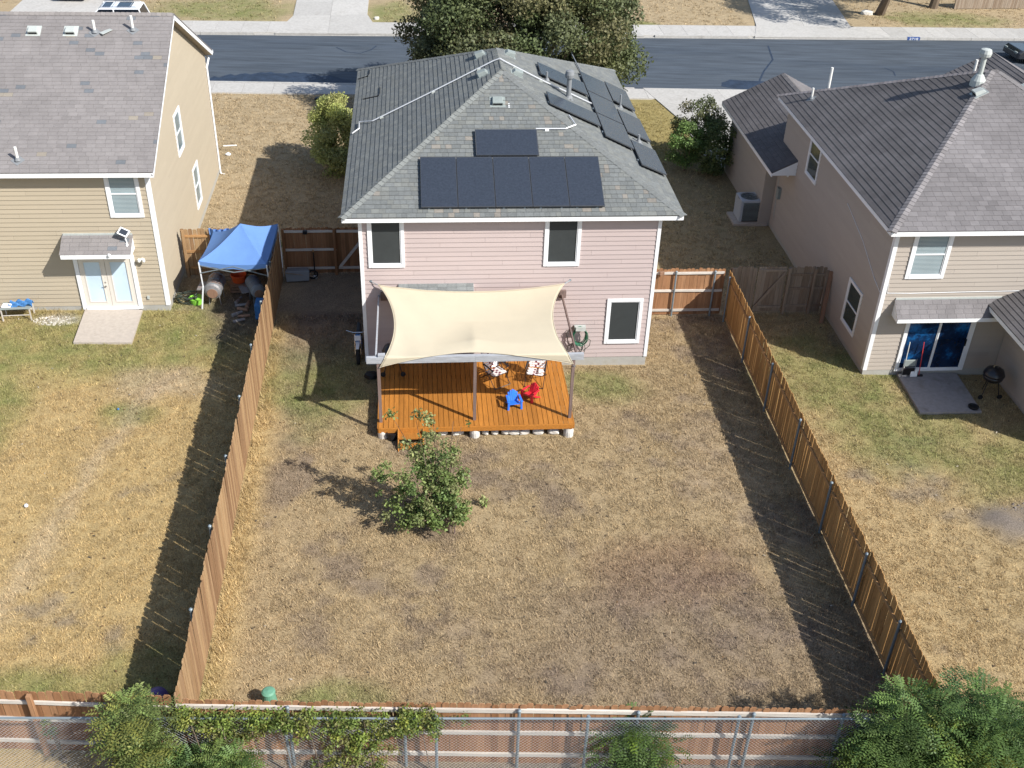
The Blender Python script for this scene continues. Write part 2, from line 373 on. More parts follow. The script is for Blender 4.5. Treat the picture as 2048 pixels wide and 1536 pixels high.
HARD = [(-24, -8.55, 33.0, 45.1), (-1.9, 7.4, 29.55, 42.5), (14.5, 25, 28.95, 47), (13.9, 20, 38.2, 46.5), (-11.4, -9.4, 30.86, 33.1), (15.7, 17.75, 26.75, 29.1),
        (19.1, 25, 20, 29), (-1.3, 4.4, 25.7, 29.6), (13.1, 14.5, 40.2, 41.2), (12.9, 20.2, 46, 57), (-8.5, -2.0, 66, 82), (21.6, 30.4, 66, 82), (8.4, 13.9, 66, 82), (-25, -18, 66, 82)]
def grass_patch(name, x0, x1, y0, y1, dens, ln=(.05, .11), wd=.017):
    B = 8; n = int((x1-x0)*(y1-y0)*dens/B); x = RNG.uniform(x0, x1, n); y = RNG.uniform(y0, y1, n)
    cov = fbm(x*.9, y*.9, 41)*.45+fbm(x*3.5, y*3.5, 43, 2)*.55
    keep = RNG.random(n) < np.clip((cov-.26)*3.2, .22, 1)
    keep &= ~((((x-17.6)/1.7)**2+((y-21.5)/.85)**2) < 1)
    x = x[keep]; y = y[keep]; n = len(x); tint = RNG.uniform(.70, 1.30, n); sz = RNG.uniform(.55, 1.25, n)
    x = np.repeat(x, B)+RNG.normal(0, .045, n*B); y = np.repeat(y, B)+RNG.normal(0, .045, n*B); tint = np.repeat(tint, B); sz = np.repeat(sz, B); n = len(x)
    keep = np.ones(n, bool)
    for a, b, c, d in HARD: keep &= ~((x > a) & (x < b) & (y > c) & (y < d))
    keep &= (y < 55) | (y > 68.85+.07*x)
    x = x[keep]; y = y[keep]; tint = tint[keep]; sz = sz[keep]; n = len(x)
    z = -.0225*(x-3)+(fbm(x*1.3, y*1.3, 5)-.5)*.05
    t = RNG.uniform(0, 2*PI, n); L = RNG.uniform(*ln, n)*sz; el = RNG.uniform(.15, 1.15, n); w = wd*RNG.uniform(.6, 1.3, n)/2
    d = np.stack([np.cos(t)*np.cos(el), np.sin(t)*np.cos(el), np.sin(el)], 1)*L[:, None]; q = np.stack([-np.sin(t)*w, np.cos(t)*w, 0*w], 1)
    p = np.stack([x, y, z-.004], 1); co = np.stack([p-q, p+q, p+d], 1)
    c = tone(x, y); v = RNG.uniform(.72, 1.30, n)*tint; c = c*v[:, None]
    k = RNG.random(n) < .14; c[k] = c[k]*.6+np.array((.55, .44, .28))[None]*.45
    tri_mesh(name, co, np.clip(c, 0, .8), GRASS)
grass_patch('grass', -4.95, 10.6, 14.7, 32.8, 2300)
grass_patch('grass', -14.6, -5.1, 15.1, 35.4, 2100)
grass_patch('grass', 10.75, 20.5, 14.3, 33.0, 2000)
grass_patch('grass', -4.97, -4.62, 14.8, 32.0, 1400, (.12, .30), .016)
grass_patch('grass', 10.2, 10.55, 14.6, 32.0, 500, (.10, .26), .016)
grass_patch('grass', -14.2, -8.7, 32.6, 33.0, 900, (.10, .24), .016)
grass_patch('grass', -9, 14, 13.2, 14.15, 420, (.08, .25))
grass_patch('grass', -12, -1.9, 35.7, 55.0, 700, (.06, .13), .022)
grass_patch('grass', 7.4, 14.4, 33.2, 55.2, 700, (.06, .13), .022)
grass_patch('grass', -26, 45, 66.9, 79, 150, (.08, .16), .035)

def litter(n, x0, x1, y0, y1):
    x = RNG.uniform(x0, x1, n); y = RNG.uniform(y0, y1, n); keep = np.ones(n, bool)
    for a, b, c, d in HARD: keep &= ~((x > a-.1) & (x < b+.1) & (y > c-.1) & (y < d+.1))
    x = x[keep]; y = y[keep]; n = len(x); z = -.0225*(x-3)+.035; t = RNG.uniform(0, 2*PI, n); L = RNG.uniform(.02, .05, n)
    u = np.stack([np.cos(t)*L, np.sin(t)*L, RNG.uniform(-.015, .02, n)], 1); w = np.stack([-np.sin(t)*L*.5, np.cos(t)*L*.5, RNG.uniform(-.01, .01, n)], 1); p = np.stack([x, y, z], 1)
    cols = np.array([(.10, .07, .045), (.16, .10, .05), (.45, .40, .33), (.07, .06, .05)])[RNG.choice(4, n, p=(.4, .3, .1, .2))]
    tri_mesh('fallen_leaves', np.stack([p-u, p+w, p+u, p-w], 1), cols, GRASS, per=4)
litter(1500, -14, 20, 14.8, 33); litter(700, -8.5, 14.4, 33.5, 55)
# ------------------------------------------------------------------ street
def slabs(parent, q, nu, nv, m, z0=-.06, z1=.03, gap=.012, name='slab', up=0):
    """quad q (4 xy corners ccw from near left) split in nu x nv concrete slabs, each a part"""
    q = [V((a, b)) for a, b in q]
    def P(u, v): return (q[0]*(1-u)+q[1]*u)*(1-v)+(q[3]*(1-u)+q[2]*u)*v
    lu = (q[1]-q[0]).length/nu; lv = (q[3]-q[0]).length/nv
    for i in range(nu):
        for j in range(nv):
            a, b = (i+gap/lu/2)/nu, (i+1-gap/lu/2)/nu; c, d = (j+gap/lv/2)/nv, (j+1-gap/lv/2)/nv
            dz = random.uniform(-.004, .004)+up
            MB().prism([tuple(P(a, c)), tuple(P(b, c)), tuple(P(b, d)), tuple(P(a, d))], z0+dz, z1+dz, G).build(name, m, parent)
def street():
    xs = np.linspace(-80, 90, 35); mb = MB()
    for a, b in zip(xs[:-1], xs[1:]):
        mb.add([(a, yn(a), G(a)-.115), (b, yn(b), G(b)-.115), (b, yf(b), G(b)-.115), (a, yf(a), G(a)-.115)], [(0, 1, 2, 3)])
    rd = struct(mb.build('road', ASPHALT))
    def patch(pts, h, m, nm):
        vs = [(x, y, G(x)-.115+h) for x, y in pts]; MB().add(vs, [tuple(range(len(vs)))]).build(nm, m, rd)
    R_ = random.Random(9); up = []; lo = []
    for k in range(34):
        x = -11.5+8.6*k/33; lo.append((x, yn(x)+.03)); up.append((x, yn(x)+.25+1.75*math.sin(PI*k/33)**.6+R_.uniform(-.22, .22)))
    patch(lo+up[::-1], .004, SEAL_SHADE, 'sealed_shadow_patch')  # dark sealed asphalt with the cast shadow there painted into one patch
    lo = []; up = []
    for k in range(18): a = 2*PI*k/18; lo.append((18.7+1.9*math.cos(a)*R_.uniform(.85, 1.1), 58.7+.9*math.sin(a)*R_.uniform(.8, 1.15)))
    patch(lo, .004, SEAL_SHADE, 'sealed_shadow_patch')  # smaller patch, again dark asphalt and painted shadow together
    for pts, w in (([(21.9, 66.3), (21.4, 63.5), (20.2, 61.2), (19.4, 59.3), (18.9, 57.8)], .05), ([(28.0, 62.5), (28.3, 61.8), (28.1, 61.0)], .04), ([(-4.6, 63.6), (-4.0, 62.8), (-3.2, 62.6), (-2.6, 63.3), (-2.3, 64.1)], .04), ([(36, 62.4), (38, 63.0), (41, 63.1)], .05)):
        q = [V((x, y)) for x, y in pts]; L = []; Q = []
        for i in range(len(q)):
            d = (q[min(i+1, len(q)-1)]-q[max(i-1, 0)]).normalized(); nn = V((-d.y, d.x))*w; L.append(tuple(q[i]+nn)); Q.append(tuple(q[i]-nn))
        patch(Q+L[::-1], .006, SEAL_SHADE, 'dark_line')  # thin dark lines laid just above the road surface
    for nm, fn, s0, s1 in (('curb', yn, -.16, 0.), ('curb', yf, 0., .16)):
        mb = MB(); xs = np.arange(-40, 60, 3.05)
        for a in xs:
            b = a+3.03
            if fn is yf and (-8.3 < a+1.5 < -2.2 or 21.4 < a+1.5 < 30.4 or 8.6 < a+1.5 < 13.8 or -24.5 < a+1.5 < -18): h = -.06
            elif fn is yn and 12.6 < a+1.5 < 20.5: h = -.06
            else: h = .045
            mb.prism([(a, fn(a)+s0), (b, fn(b)+s0), (b, fn(b)+s1), (a, fn(a)+s1)], -.25, h, G)
        struct(mb.build(nm, CONC))
    w = struct(MB().prism([(-40, yn(-40)-1.72), (60, yn(60)-1.72), (60, yn(60)-.17), (-40, yn(-40)-.17)], -.15, -.02, G).build('sidewalk', CONC))
    for a in np.arange(-13.5, 24, 1.52): slabs(w, [(a, yn(a)-1.7), (a+1.52, yn(a+1.52)-1.7), (a+1.52, yn(a+1.52)-.165), (a, yn(a)-.165)], 1, 1, CONC)
    w = struct(MB().prism([(-40, yf(-40)+.17), (60, yf(60)+.17), (60, yf(60)+2.6), (-40, yf(-40)+2.6)], -.15, -.02, G).build('sidewalk', CONC))
    for a in np.arange(-25.5, 46, 1.52): slabs(w, [(a, yf(a)+.165), (a+1.52, yf(a+1.52)+.165), (a+1.52, yf(a+1.52)+2.35), (a, yf(a)+2.35)], 1, 1, CONC)
    def drive(apron, body, nb):
        d = struct(MB().prism(apron, -.2, -.045, G).build('driveway', CONC))
        slabs(d, apron, 2, 1, CONC, -.05, .012, up=.026); slabs(d, body, 2, nb, CONC, -.06, .012, up=.026)
    drive([(-8.3, yf(-8.3)-.02), (-2.1, yf(-2)-.02), (-3.0, 70.1), (-7.55, 69.3)], [(-7.55, 69.3), (-3.0, 70.1), (-3.05, 82), (-7.85, 82)], 4)
    drive([(21.4, yf(21.4)-.02), (30.6, yf(30.6)-.02), (28.7, 70.5), (22.2, 70.3)], [(22.2, 70.3), (28.7, 70.5), (30.4, 82), (24.3, 82)], 4)
    drive([(8.2, yf(8.2)-.02), (14.2, yf(14)-.02), (13.3, 69.8), (9.0, 69.4)], [(9.0, 69.4), (13.3, 69.8), (13.2, 82), (9.0, 82)], 4)
    drive([(-25, yf(-25)-.02), (-18.0, yf(-18)-.02), (-18.9, 68.2), (-24.2, 67.8)], [(-24.2, 67.8), (-18.9, 68.2), (-18.6, 82), (-24.2, 82)], 4)
    d = struct(MB().prism([(12.9, 56), (20.2, 56.2), (20, 46.4), (13.55, 46.4)], -.2, -.03, G).build('driveway', CONC))
    slabs(d, [(13.6, 46.4), (20, 46.4), (20.1, 52.4), (13.4, 52.4)], 2, 2, CONC, -.06, .012, up=.03)
    slabs(d, [(13.4, 52.4), (20.1, 52.4), (20.6, yn(20)-.05), (12.3, yn(12.4)-.05)], 2, 2, CONC, -.06, .012, up=.03)
    # house number on the kerb
    x = 32.2; t = thing('curb_number', 'blue house number 2718 painted on the far pale curb', 'house number', (x, yf(x), G(x)), math.atan(.07)); t.rotation_euler.y = .0225
    MB().box(-.44, .44, -.012, .01, -.11, .056).build('number_panel', NUMBLUE, t, local=True)
    MB().box(-.44, .44, .011, .15, .040, .056).build('number_panel', NUMBLUE, t, local=True)
    cu = bpy.data.curves.new('digits', 'FONT'); cu.body = '2718'; cu.size = .24; cu.extrude = .003; cu.align_x = 'CENTER'
    tmp = bpy.data.objects.new('digits', cu); COL.objects.link(tmp); bpy.context.view_layer.update()
    me = bpy.data.meshes.new_from_object(tmp); bpy.data.objects.remove(tmp); me.materials.append(WHITE)
    o = link('digits', me, t); o.rotation_euler = (PI/2, 0, 0); o.location = (0, -.017, -.105); o.scale = (1.3, .85, 1)
street()

# ------------------------------------------------------------------ houses: siding, windows, roofs
def siding(parent, fr, a0, a1, z0, z1, m, openings=(), poly=None, exp=.156, joint=3.7, shift=0.):
    k = 0; z = z0
    while z < z1-.02:
        zt = min(z+exp, z1)
        segs = [(a0, a1, z, zt)]
        for (p, q, c, d) in openings:
            new = []
            for (s0, s1, b0, b1) in segs:
                if q <= s0 or p >= s1 or d <= b0 or c >= b1: new.append((s0, s1, b0, b1)); continue
                if p > s0: new.append((s0, p, b0, b1))
                if q < s1: new.append((q, s1, b0, b1))
                if c > b0+.01: new.append((max(p, s0), min(q, s1), b0, c))
                if d < b1-.01: new.append((max(p, s0), min(q, s1), d, b1))
            segs = new
        cuts = [a0+shift+((k*1.37) % joint)+i*joint for i in range(-1, int((a1-a0)/joint)+2)]
        fin = []
        for (s0, s1, b0, b1) in segs:
            cc = [c for c in cuts if s0+.3 < c < s1-.3]; ed = [s0]+cc+[s1]
            for i in range(len(ed)-1): fin.append((ed[i]+(.002 if i else 0), ed[i+1]-(.002 if i < len(ed)-2 else 0), b0, b1))
        for (s0, s1, b0, b1) in fin:
            pl = [(s0, b0), (s1, b0), (s1, b1), (s0, b1)]
            if poly: pl = clip(pl, poly)
            if len(pl) < 3 or area(pl) < .004: continue
            n = len(pl); mb = MB()
            def dep(zz): return .026-.019*(zz-z)/exp
            vs = [fr.p(a, zz, -.004) for a, zz in pl]+[fr.p(a, zz, dep(zz)) for a, zz in pl]
            mb.add(vs, [tuple(range(n-1, -1, -1)), tuple(range(n, 2*n))]+[(i, (i+1) % n, n+(i+1) % n, n+i) for i in range(n)])
            mb.build('siding_plank', m, parent)
        z += exp; k += 1

def window(parent, fr, a0, a1, z0, z1, pane, tw=.10, split=False, proud=.05, blinds=False, name='window', sashm=None):
    mb = MB(); i = tw
    fr.box(mb, a0, a0+i, z0, z1, 0, proud); fr.box(mb, a1-i, a1, z0, z1, 0, proud)
    fr.box(mb, a0+i+.001, a1-i-.001, z0, z0+i, 0, proud+.006); fr.box(mb, a0+i+.001, a1-i-.001, z1-i, z1, 0, proud)
    w = mb.build(name, WHITE, parent)
    b0, b1, c0, c1 = a0+i, a1-i, z0+i, z1-i; zm = (c0+c1)/2; s = .035
    mb = MB()
    fr.box(mb, b0, b0+s, c0, c1, .002, proud-.018); fr.box(mb, b1-s, b1, c0, c1, .002, proud-.018)
    fr.box(mb, b0+s, b1-s, c0, c0+s, .002, proud-.02); fr.box(mb, b0+s, b1-s, c1-s, c1, .002, proud-.02)
    if split: fr.box(mb, b0+s, b1-s, zm-.025, zm+.025, .002, proud-.016)
    mb.build('sash', sashm or WHITE, w)
    parts = [(c0+s, zm-.025), (zm+.025, c1-s)] if split else [(c0+s, c1-s)]
    for p, q in parts:
        mb = MB(); fr.box(mb, b0+s, b1-s, p, q, .002, .014); mb.build('pane', pane, w)
        if blinds:
            mb = MB(); zz = p+.03
            lo = p+.02 if q > zm+.1 or True else p
            while zz < q-.02:
                mb.hexa([fr.p(b0+s+.02, zz, .0142), fr.p(b1-s-.02, zz, .0142), fr.p(b1-s-.02, zz, .0165), fr.p(b0+s+.02, zz, .0165),
                         fr.p(b0+s+.02, zz+.022, .0142), fr.p(b1-s-.02, zz+.022, .0142), fr.p(b1-s-.02, zz+.022, .018), fr.p(b0+s+.02, zz+.022, .018)]); zz += .045
            mb.build('blind', BLIND, w)
    return w

class Plane:
    def __init__(s, e0, e1, pts):
        s.o = V(e0); s.u = (V(e1)-V(e0)).normalized(); n = s.u.cross(V(pts[-1])-V(e0)).normalized()
        if n.z < 0: n = -n
        s.n = n; s.v = n.cross(s.u).normalized()
        if s.v.z < 0: s.v = -s.v
        s.pts = [V(p) for p in pts]; s.uv = [((p-s.o).dot(s.u), (p-s.o).dot(s.v)) for p in s.pts]
        a = sum(s.uv[i][0]*s.uv[(i+1) % len(s.uv)][1]-s.uv[(i+1) % len(s.uv)][0]*s.uv[i][1] for i in range(len(s.uv)))
        if a < 0: s.uv.reverse(); s.pts.reverse()
    def p(s, a, b, h=0): return s.o+s.u*a+s.v*b+s.n*h
    def at(s, x, y, h=0):      # point over plan position
        z = s.o.z-(s.n.x*(x-s.o.x)+s.n.y*(y-s.o.y))/s.n.z
        return V((x, y, z))+s.n*h

def roof(parent, planes, m, tintf, wd, exp=.165, lift=.012, singles=300, slabm=None):
    """planes with individually laid shingles: the biggest in view as single parts of the roof, the rest joined"""
    mb = MB()
    for pl in planes:
        n = len(pl.pts)
        mb.add([p-pl.n*.05 for p in pl.pts]+[p-pl.n*.002 for p in pl.pts], [tuple(range(n-1, -1, -1)), tuple(range(n, 2*n))]+[(i, (i+1) % n, n+(i+1) % n, n+i) for i in range(n)], (.75, .75, .75))
    rf = mb.build('roof', m, parent); off = wloc(rf)
    tabs = []
    for pl in planes:
        us = [a for a, b in pl.uv]; vs = [b for a, b in pl.uv]; k = 0; v = 0.
        while v < max(vs):
            a = min(us)-random.uniform(0, max(wd))
            while a < max(us):
                w = random.choice(wd); q = [(a+.003, v), (a+w-.003, v), (a+w-.003, v+exp+.012), (a+.003, v+exp+.012)]
                c = clip(q, pl.uv)
                if len(c) >= 3 and area(c) > .0015:
                    full = len(c) == 4 and abs(area(c)-area(q)) < 1e-6
                    ctr = pl.p(a+w/2, v+exp/2)
                    r = CAMP-ctr; vis = r.normalized().dot(pl.n)/r.length_squared
                    tabs.append((vis*w if full else 0, pl, q, c, w, tintf(ctr, pl), v))
                a += w
            v += exp
    tabs.sort(key=lambda t: -t[0]); cache = {}
    rest = MB()
    def solid(c, v, P, mbx, col):
        n = len(c)
        def h(b): return lift*(1-(b-v)/exp)+.002+lift*.15
        vs = [P(a, b, -.004) for a, b in c]+[P(a, b, h(b)) for a, b in c]
        mbx.add(vs, [tuple(range(n, 2*n))]+[(i, (i+1) % n, n+(i+1) % n, n+i) for i in range(n)], col)
    for i, (vis, pl, q, c, w, tint, v) in enumerate(tabs):
        if i < singles and vis > 0:
            kq = max(.06, round(tint[0]/.06)*.06)/tint[0]; tint = tuple(round(x*kq, 2) for x in tint); key = (w, tint)
            if key not in cache:
                t = MB(); solid([(0, 0), (w-.006, 0), (w-.006, exp+.012), (0, exp+.012)], 0, lambda a, b, h: V((a, b, h)), t, tint)
                cache[key] = t.mesh('shingle'); cache[key].materials.append(m)
            o = link('shingle', cache[key], rf)
            M = Matrix((pl.u, pl.v, pl.n)).transposed().to_4x4(); M.translation = pl.p(q[0][0], q[0][1])-off; o.matrix_local = M
        else: solid(c, v, pl.p, rest, tint)
    rest.build('shingles', m, rf, stuff=True)
    return rf

def caps(rf, a, b, m, n1, n2, tint=(1, 1, 1), step=.17, w=.15):
    """cap shingles along a hip or ridge from a (low) to b; n1, n2 normals of the two sides"""
    a, b = V(a), V(b); d = (b-a).normalized(); L = (b-a).length; off = wloc(rf)
    s1 = d.cross(n1).normalized(); s2 = d.cross(n2).normalized(); up = (n1+n2).normalized()
    if s1.dot(n2) > 0: s1 = -s1
    if s2.dot(n1) > 0: s2 = -s2
    meshes = []
    for k in range(4):
        rk = random.uniform(.85, 1.2); c = tuple(t*rk for t in tint); mb = MB(); e = step+.02
        def row(x, h): return [s1*w+d*x+n1*h, up*(h+.004)+d*x, s2*w+d*x+n2*h]
        A, B, C = row(0, .028), row(e, .014), row(0, .0)
        mb.add(A+B+C, [(0, 1, 4, 3), (1, 2, 5, 4), (6, 7, 1, 0), (7, 8, 2, 1)], c)
        me = mb.mesh('ridge_cap'); me.materials.append(m); meshes.append(me)
    for i in range(int(L/step)):
        link('ridge_cap', random.choice(meshes), rf, a+d*(i*step)-off)

def fascia(parent, pts, m, h=.13, t=.035, closed=False, drop=.0, label=None):
    mb = MB()
    for a, b in zip(pts[:-1], pts[1:]):
        a, b = V(a), V(b); mb.beam(a-V((0, 0, h/2+drop)), b-V((0, 0, h/2+drop)), t, h)
    return mb.build('fascia', m, parent, label=label)

def stack_pipe(rf, base, n, h, r=.05, m=PVCW, boot=True, cap=0.):
    b = V(base); mb = MB(); mb.cyl(b-V((0, 0, .05)), b+V((0, 0, h)), r, r, 10)
    if cap: mb.lathe([(r, 0), (cap, .02), (cap*1.08, .12), (cap*.9, .24), (r*.8, .27)], 14, b+V((0, 0, h-.06)))
    o = mb.build('vent_pipe', m, rf, smooth=False)
    if boot:
        mb = MB(); u = n.orthogonal().normalized(); w = n.cross(u); c = b+n*.016; q = r+.11
        mb.hexa([c-u*q-w*q-n*.02, c+u*q-w*q-n*.02, c+u*q+w*q-n*.02, c-u*q+w*q-n*.02, c-u*q-w*q, c+u*q-w*q, c+u*q+w*q, c-u*q+w*q])
        mb.cyl(c, c+V((0, 0, .09)), r+.06, r+.012, 10); mb.build('flashing', DARKPIPE if m is not VENTL else m, o)
    return o
def box_vent(rf, pl, x, y, m, s=.32, h=.16):
    c = pl.at(x, y, .015); u, v, n = pl.u, pl.v, pl.n; mb = MB(); a = s/2
    mb.hexa([c-u*a-v*a, c+u*a-v*a, c+u*a+v*a*1.1, c-u*a+v*a*1.1, c-u*a*.92-v*a+n*h, c+u*a*.92-v*a+n*h, c+u*a*.85+v*a*.75+n*h*.75, c-u*a*.85+v*a*.75+n*h*.75])
    o = mb.build('roof_vent', m, rf, bevel=.012); mb = MB(); q = a+.07
    mb.hexa([c-u*q-v*q-n*.02, c+u*q-v*q-n*.02, c+u*q+v*q-n*.02, c-u*q+v*q-n*.02, c-u*q-v*q+n*.003, c+u*q-v*q+n*.003, c+u*q+v*q+n*.003, c-u*q+v*q+n*.003])
    mb.build('flashing', m, o)
    mb = MB(); mb.hexa([c-u*a*.8-v*(a+.006)+n*.02, c+u*a*.8-v*(a+.006)+n*.02, c+u*a*.8-v*(a-.02)+n*.02, c-u*a*.8-v*(a-.02)+n*.02,
                        c-u*a*.8-v*(a+.006)+n*h*.6, c+u*a*.8-v*(a+.006)+n*h*.6, c+u*a*.8-v*(a-.02)+n*h*.6, c-u*a*.8-v*(a-.02)+n*h*.6]); mb.build('opening', BLACKP, o)

# ---- the pink house in the middle
def rnd_tint(base=1., amp=.22): k = base*random.uniform(1-amp, 1+amp); return (k, k, k)
def tint_center(p, pl):
    r = random.random()
    if pl.n.y < -.2 and r < .06:
        k = random.uniform(1.08, 1.32); return (k*1.16, k*1.02, k*.92)
    if r < .35: k = random.uniform(.98, 1.2); return (k*1.02, k*1.01, k*.98)
    k = random.uniform(.89, 1.08); return (k, k*1.01, k*1.02)
def house_center():
    X0, X1, Y0, Y1 = -1.81, 7.34, 29.63, 42.4
    H = thing('house', 'pink two storey house with dark solar panels on its grey hip roof', 'house', (2.8, 36, 0))
    MB().box(X0, X1, Y0, Y1, .1, 5.36).build('wall', PINK, H)
    MB().box(X0+.005, X1-.005, Y0-.012, Y1-.02, -.5, .262).build('foundation', FOUND, H)
    fr = Fr((0, Y0, 0), (1, 0, 0), (0, -1, 0))
    ops = [(-1.57, -.47, 3.66, 5.36), (3.78, 4.90, 3.64, 5.36), (5.89, 7.05, .78, 2.44), (-.55, .45, .262, 2.4)]
    siding(H, fr, X0+.09, X1-.09, .262, 5.34, PINK, ops)
    for x in (X0-.02, X1-.09): MB().box(x, x+.11, Y0-.040, Y0+.1, .25, 5.33).build('corner_trim', WHITE, H)
    for (a, b, c, d) in ops[:3]: window(H, fr, a, b, c, d, SCREEN, .10, proud=.055)
    # back door under its little shed roof
    siding(H, Fr((X0, 0, 0), (0, 1, 0), (-1, 0, 0)), Y0+.12, Y1-.02, .262, 5.34, PINK, joint=9); siding(H, Fr((X1, 0, 0), (0, 1, 0), (1, 0, 0)), Y0+.12, Y1-.02, .262, 5.34, PINK, joint=9)
    mb = MB(); fr.box(mb, -.55, .45, .262, 2.4, 0, .03); d = mb.build('door', CREAMDOOR, H)
    mb = MB(); mb.cyl((.36, Y0-.03, 1.25), (.36, Y0-.09, 1.25), .025); mb.build('handle', CHROME, d)
    a0, a1 = -.69, 1.63
    pl = Plane((a0, Y0-.85, 2.72), (a1, Y0-.85, 2.72), [(a0, Y0-.85, 2.72), (a1, Y0-.85, 2.72), (a1, Y0-.02, 3.07), (a0, Y0-.02, 3.07)])
    mb = MB(); mb.hexa([pl.p(0, 0, -.12), pl.p(a1-a0, 0, -.12), V((a1, Y0-.02, 2.95)), V((a0, Y0-.02, 2.95)), pl.p(0, 0, -.004), pl.p(a1-a0, 0, -.004), V((a1, Y0-.02, 3.066)), V((a0, Y0-.02, 3.066))])
    aw = mb.build('door_awning', WHITE, H); t = MB()
    for r in range(6):
        a = 0
        while a < a1-a0-.02:
            w = min(.3, a1-a0-a); c = [(a+.003, r*.15), (a+w-.003, r*.15), (a+w-.003, r*.15+.155), (a+.003, r*.15+.155)]
            t.add([pl.p(p, q, .0) for p, q in c]+[pl.p(p, q, .014-.06*(q-r*.15)) for p, q in c], [(4, 5, 6, 7), (0, 1, 5, 4), (1, 2, 6, 5), (3, 0, 4, 7)], rnd_tint(1.25, .15)); a += w
    t.build('shingles', SHC, aw, stuff=True)
    # roof
    E = 5.45; xl, xr, yb, yf_ = -2.30, 7.95, 29.3, 42.95; A = V((2.80, 35.0, 8.02)); B = V((2.72, 37.25, 8.02))
    BL, BR, FL, FR = V((xl, yb, E)), V((xr, yb, E)), V((xl, yf_, E)), V((xr, yf_, E))
    pb = Plane(BL, BR, [BL, BR, A]); pr = Plane(BR, FR, [BR, FR, B, A]); pf = Plane(FR, FL, [FR, FL, B]); plf = Plane(FL, BL, [FL, BL, A, B])
    rf = roof(H, [pb, plf, pr, pf], SHC, tint_center, (.15, .19, .23, .28), exp=.172, lift=.017)
    caps(rf, BL, A, SHC, pb.n, plf.n, (1.15, 1.15, 1.12)); caps(rf, BR, A, SHC, pb.n, pr.n, (1, 1, 1)); caps(rf, A, B, SHC, plf.n, pr.n, (1.2, 1.2, 1.15)); caps(rf, FL, B, SHC, plf.n, pf.n); caps(rf, FR, B, SHC, pr.n, pf.n)
    i = .02
    fascia(H, [(xl+i, yb+i, E-.03), (xr-i, yb+i, E-.03)], FASC, .125); fascia(H, [(xr-i, yb+.05, E-.03), (xr-i, yf_-.05, E-.03)], FASC, .125)
    fascia(H, [(xl+i, yb+.05, E-.03), (xl+i, yf_-.05, E-.03)], FASC, .125); fascia(H, [(xl+i, yf_-i, E-.03), (xr-i, yf_-i, E-.03)], FASC, .125)
    MB().box(xl+.05, xr-.05, yb+.05, yf_-.05, 5.335, 5.35).build('soffit', WHITE, H)
    for x, y in ((2.22, 37.3), (2.2, 35.3)): box_vent(rf, plf, x, y, VENTM)
    for x, y in ((3.2, 37.2), (3.3, 35.3)): box_vent(rf, pr, x, y, VENTM)
    box_vent(rf, pb, 2.56, 33.66, VENTM, .36, .12)
    stack_pipe(rf, pr.at(5.12, 35.6), pr.n, .75, .085, DARKPIPE, True, .15)
    stack_pipe(rf, pr.at(4.44, 36.35), pr.n, .32, .04, DARKPIPE); stack_pipe(rf, pr.at(7.33, 37.7), pr.n, .5, .035, DARKPIPE); stack_pipe(rf, pr.at(7.44, 34.5), pr.n, .28, .045, DARKPIPE)
    # conduit runs
    def run(pl, pts, h=.07): return [pl.at(x, y, h) for x, y in pts]
    mb = MB(); mb.tube(run(plf, [(-2.2, 35.75), (-1.96, 35.9), (-1.98, 36.55), (-1.5, 35.98), (.57, 35.92), (2.6, 35.93)])+[V((2.78, 35.9, 8.11))]+run(pr, [(2.95, 35.86), (4.2, 35.86), (6.0, 36.1)]), .022, 6)
    c1 = mb.build('conduit', CONDUIT, H); mb = MB()
    for pl, x, y in ((plf, -1.2, 35.97), (plf, .57, 35.92), (plf, 2.1, 35.92), (pr, 3.27, 35.86), (pr, 4.17, 35.87)): c = pl.at(x, y, .035); mb.box(c.x-.06, c.x+.06, c.y-.035, c.y+.035, c.z-.04, c.z+.03)
    mb.build('clamp', VENTL, c1)
    mb = MB(); mb.tube(run(pb, [(3.7, 32.52), (4.65, 32.52)])+[V((4.98, 32.66, 7.03))]+run(pr, [(4.92, 32.9), (4.83, 33.4)]), .022, 6); c2 = mb.build('conduit', CONDUIT, H)
    c = pb.at(4.05, 32.52, .035); mb = MB().box(c.x-.06, c.x+.06, c.y-.05, c.y+.05, c.z-.04, c.z+.03); mb.build('clamp', WHITE, c2)
    mb = MB(); mb.tube(run(pr, [(6.1, 39.3), (6.0, 41.6)]), .022, 6); mb.build('conduit', DARKPIPE, H)
    mb = MB()
    for k in range(3): c = pb.at(2.92, 33.42+.07*k, .012); mb.box(c.x-.025, c.x+.025, c.y-.02, c.y+.02, c.z-.01, c.z+.015)
    mb.build('roof_anchor', WHITE, H)
    for pts in ([(-2.24, 41.6), (-1.85, 41.35), (-1.8, 41.6), (-1.8, 42.0)], [(-1.95, 38.92), (-1.36, 38.42), (-1.33, 38.7), (-1.34, 39.3)]):
        mb = MB(); mb.tube(run(plf, pts, .03), .018, 5); mb.build('cable', BLACKP, H)
    # solar panels, each a thing of its own lying on rails
    def panel(pl, q, label):
        c = sum((pl.at(x, y) for x, y in q), V((0, 0, 0)))/4
        t = thing('solar_module', label, 'solar panel', c, group='solar panels on the pink house roof')
        P = [pl.at(x, y) for x, y in q]; n = pl.n; g = .016
        P = [p+(c-p).normalized()*g for p in P]
        MB().hexa([p+n*.085 for p in P]+[p+n*.12 for p in P]).build('frame', PVF, t)
        Q = [p+(c-p).normalized()*.03 for p in P]
        MB().hexa([p+n*.118 for p in Q]+[p+n*.1225 for p in Q]).build('glass', PV, t)
        mb = MB()
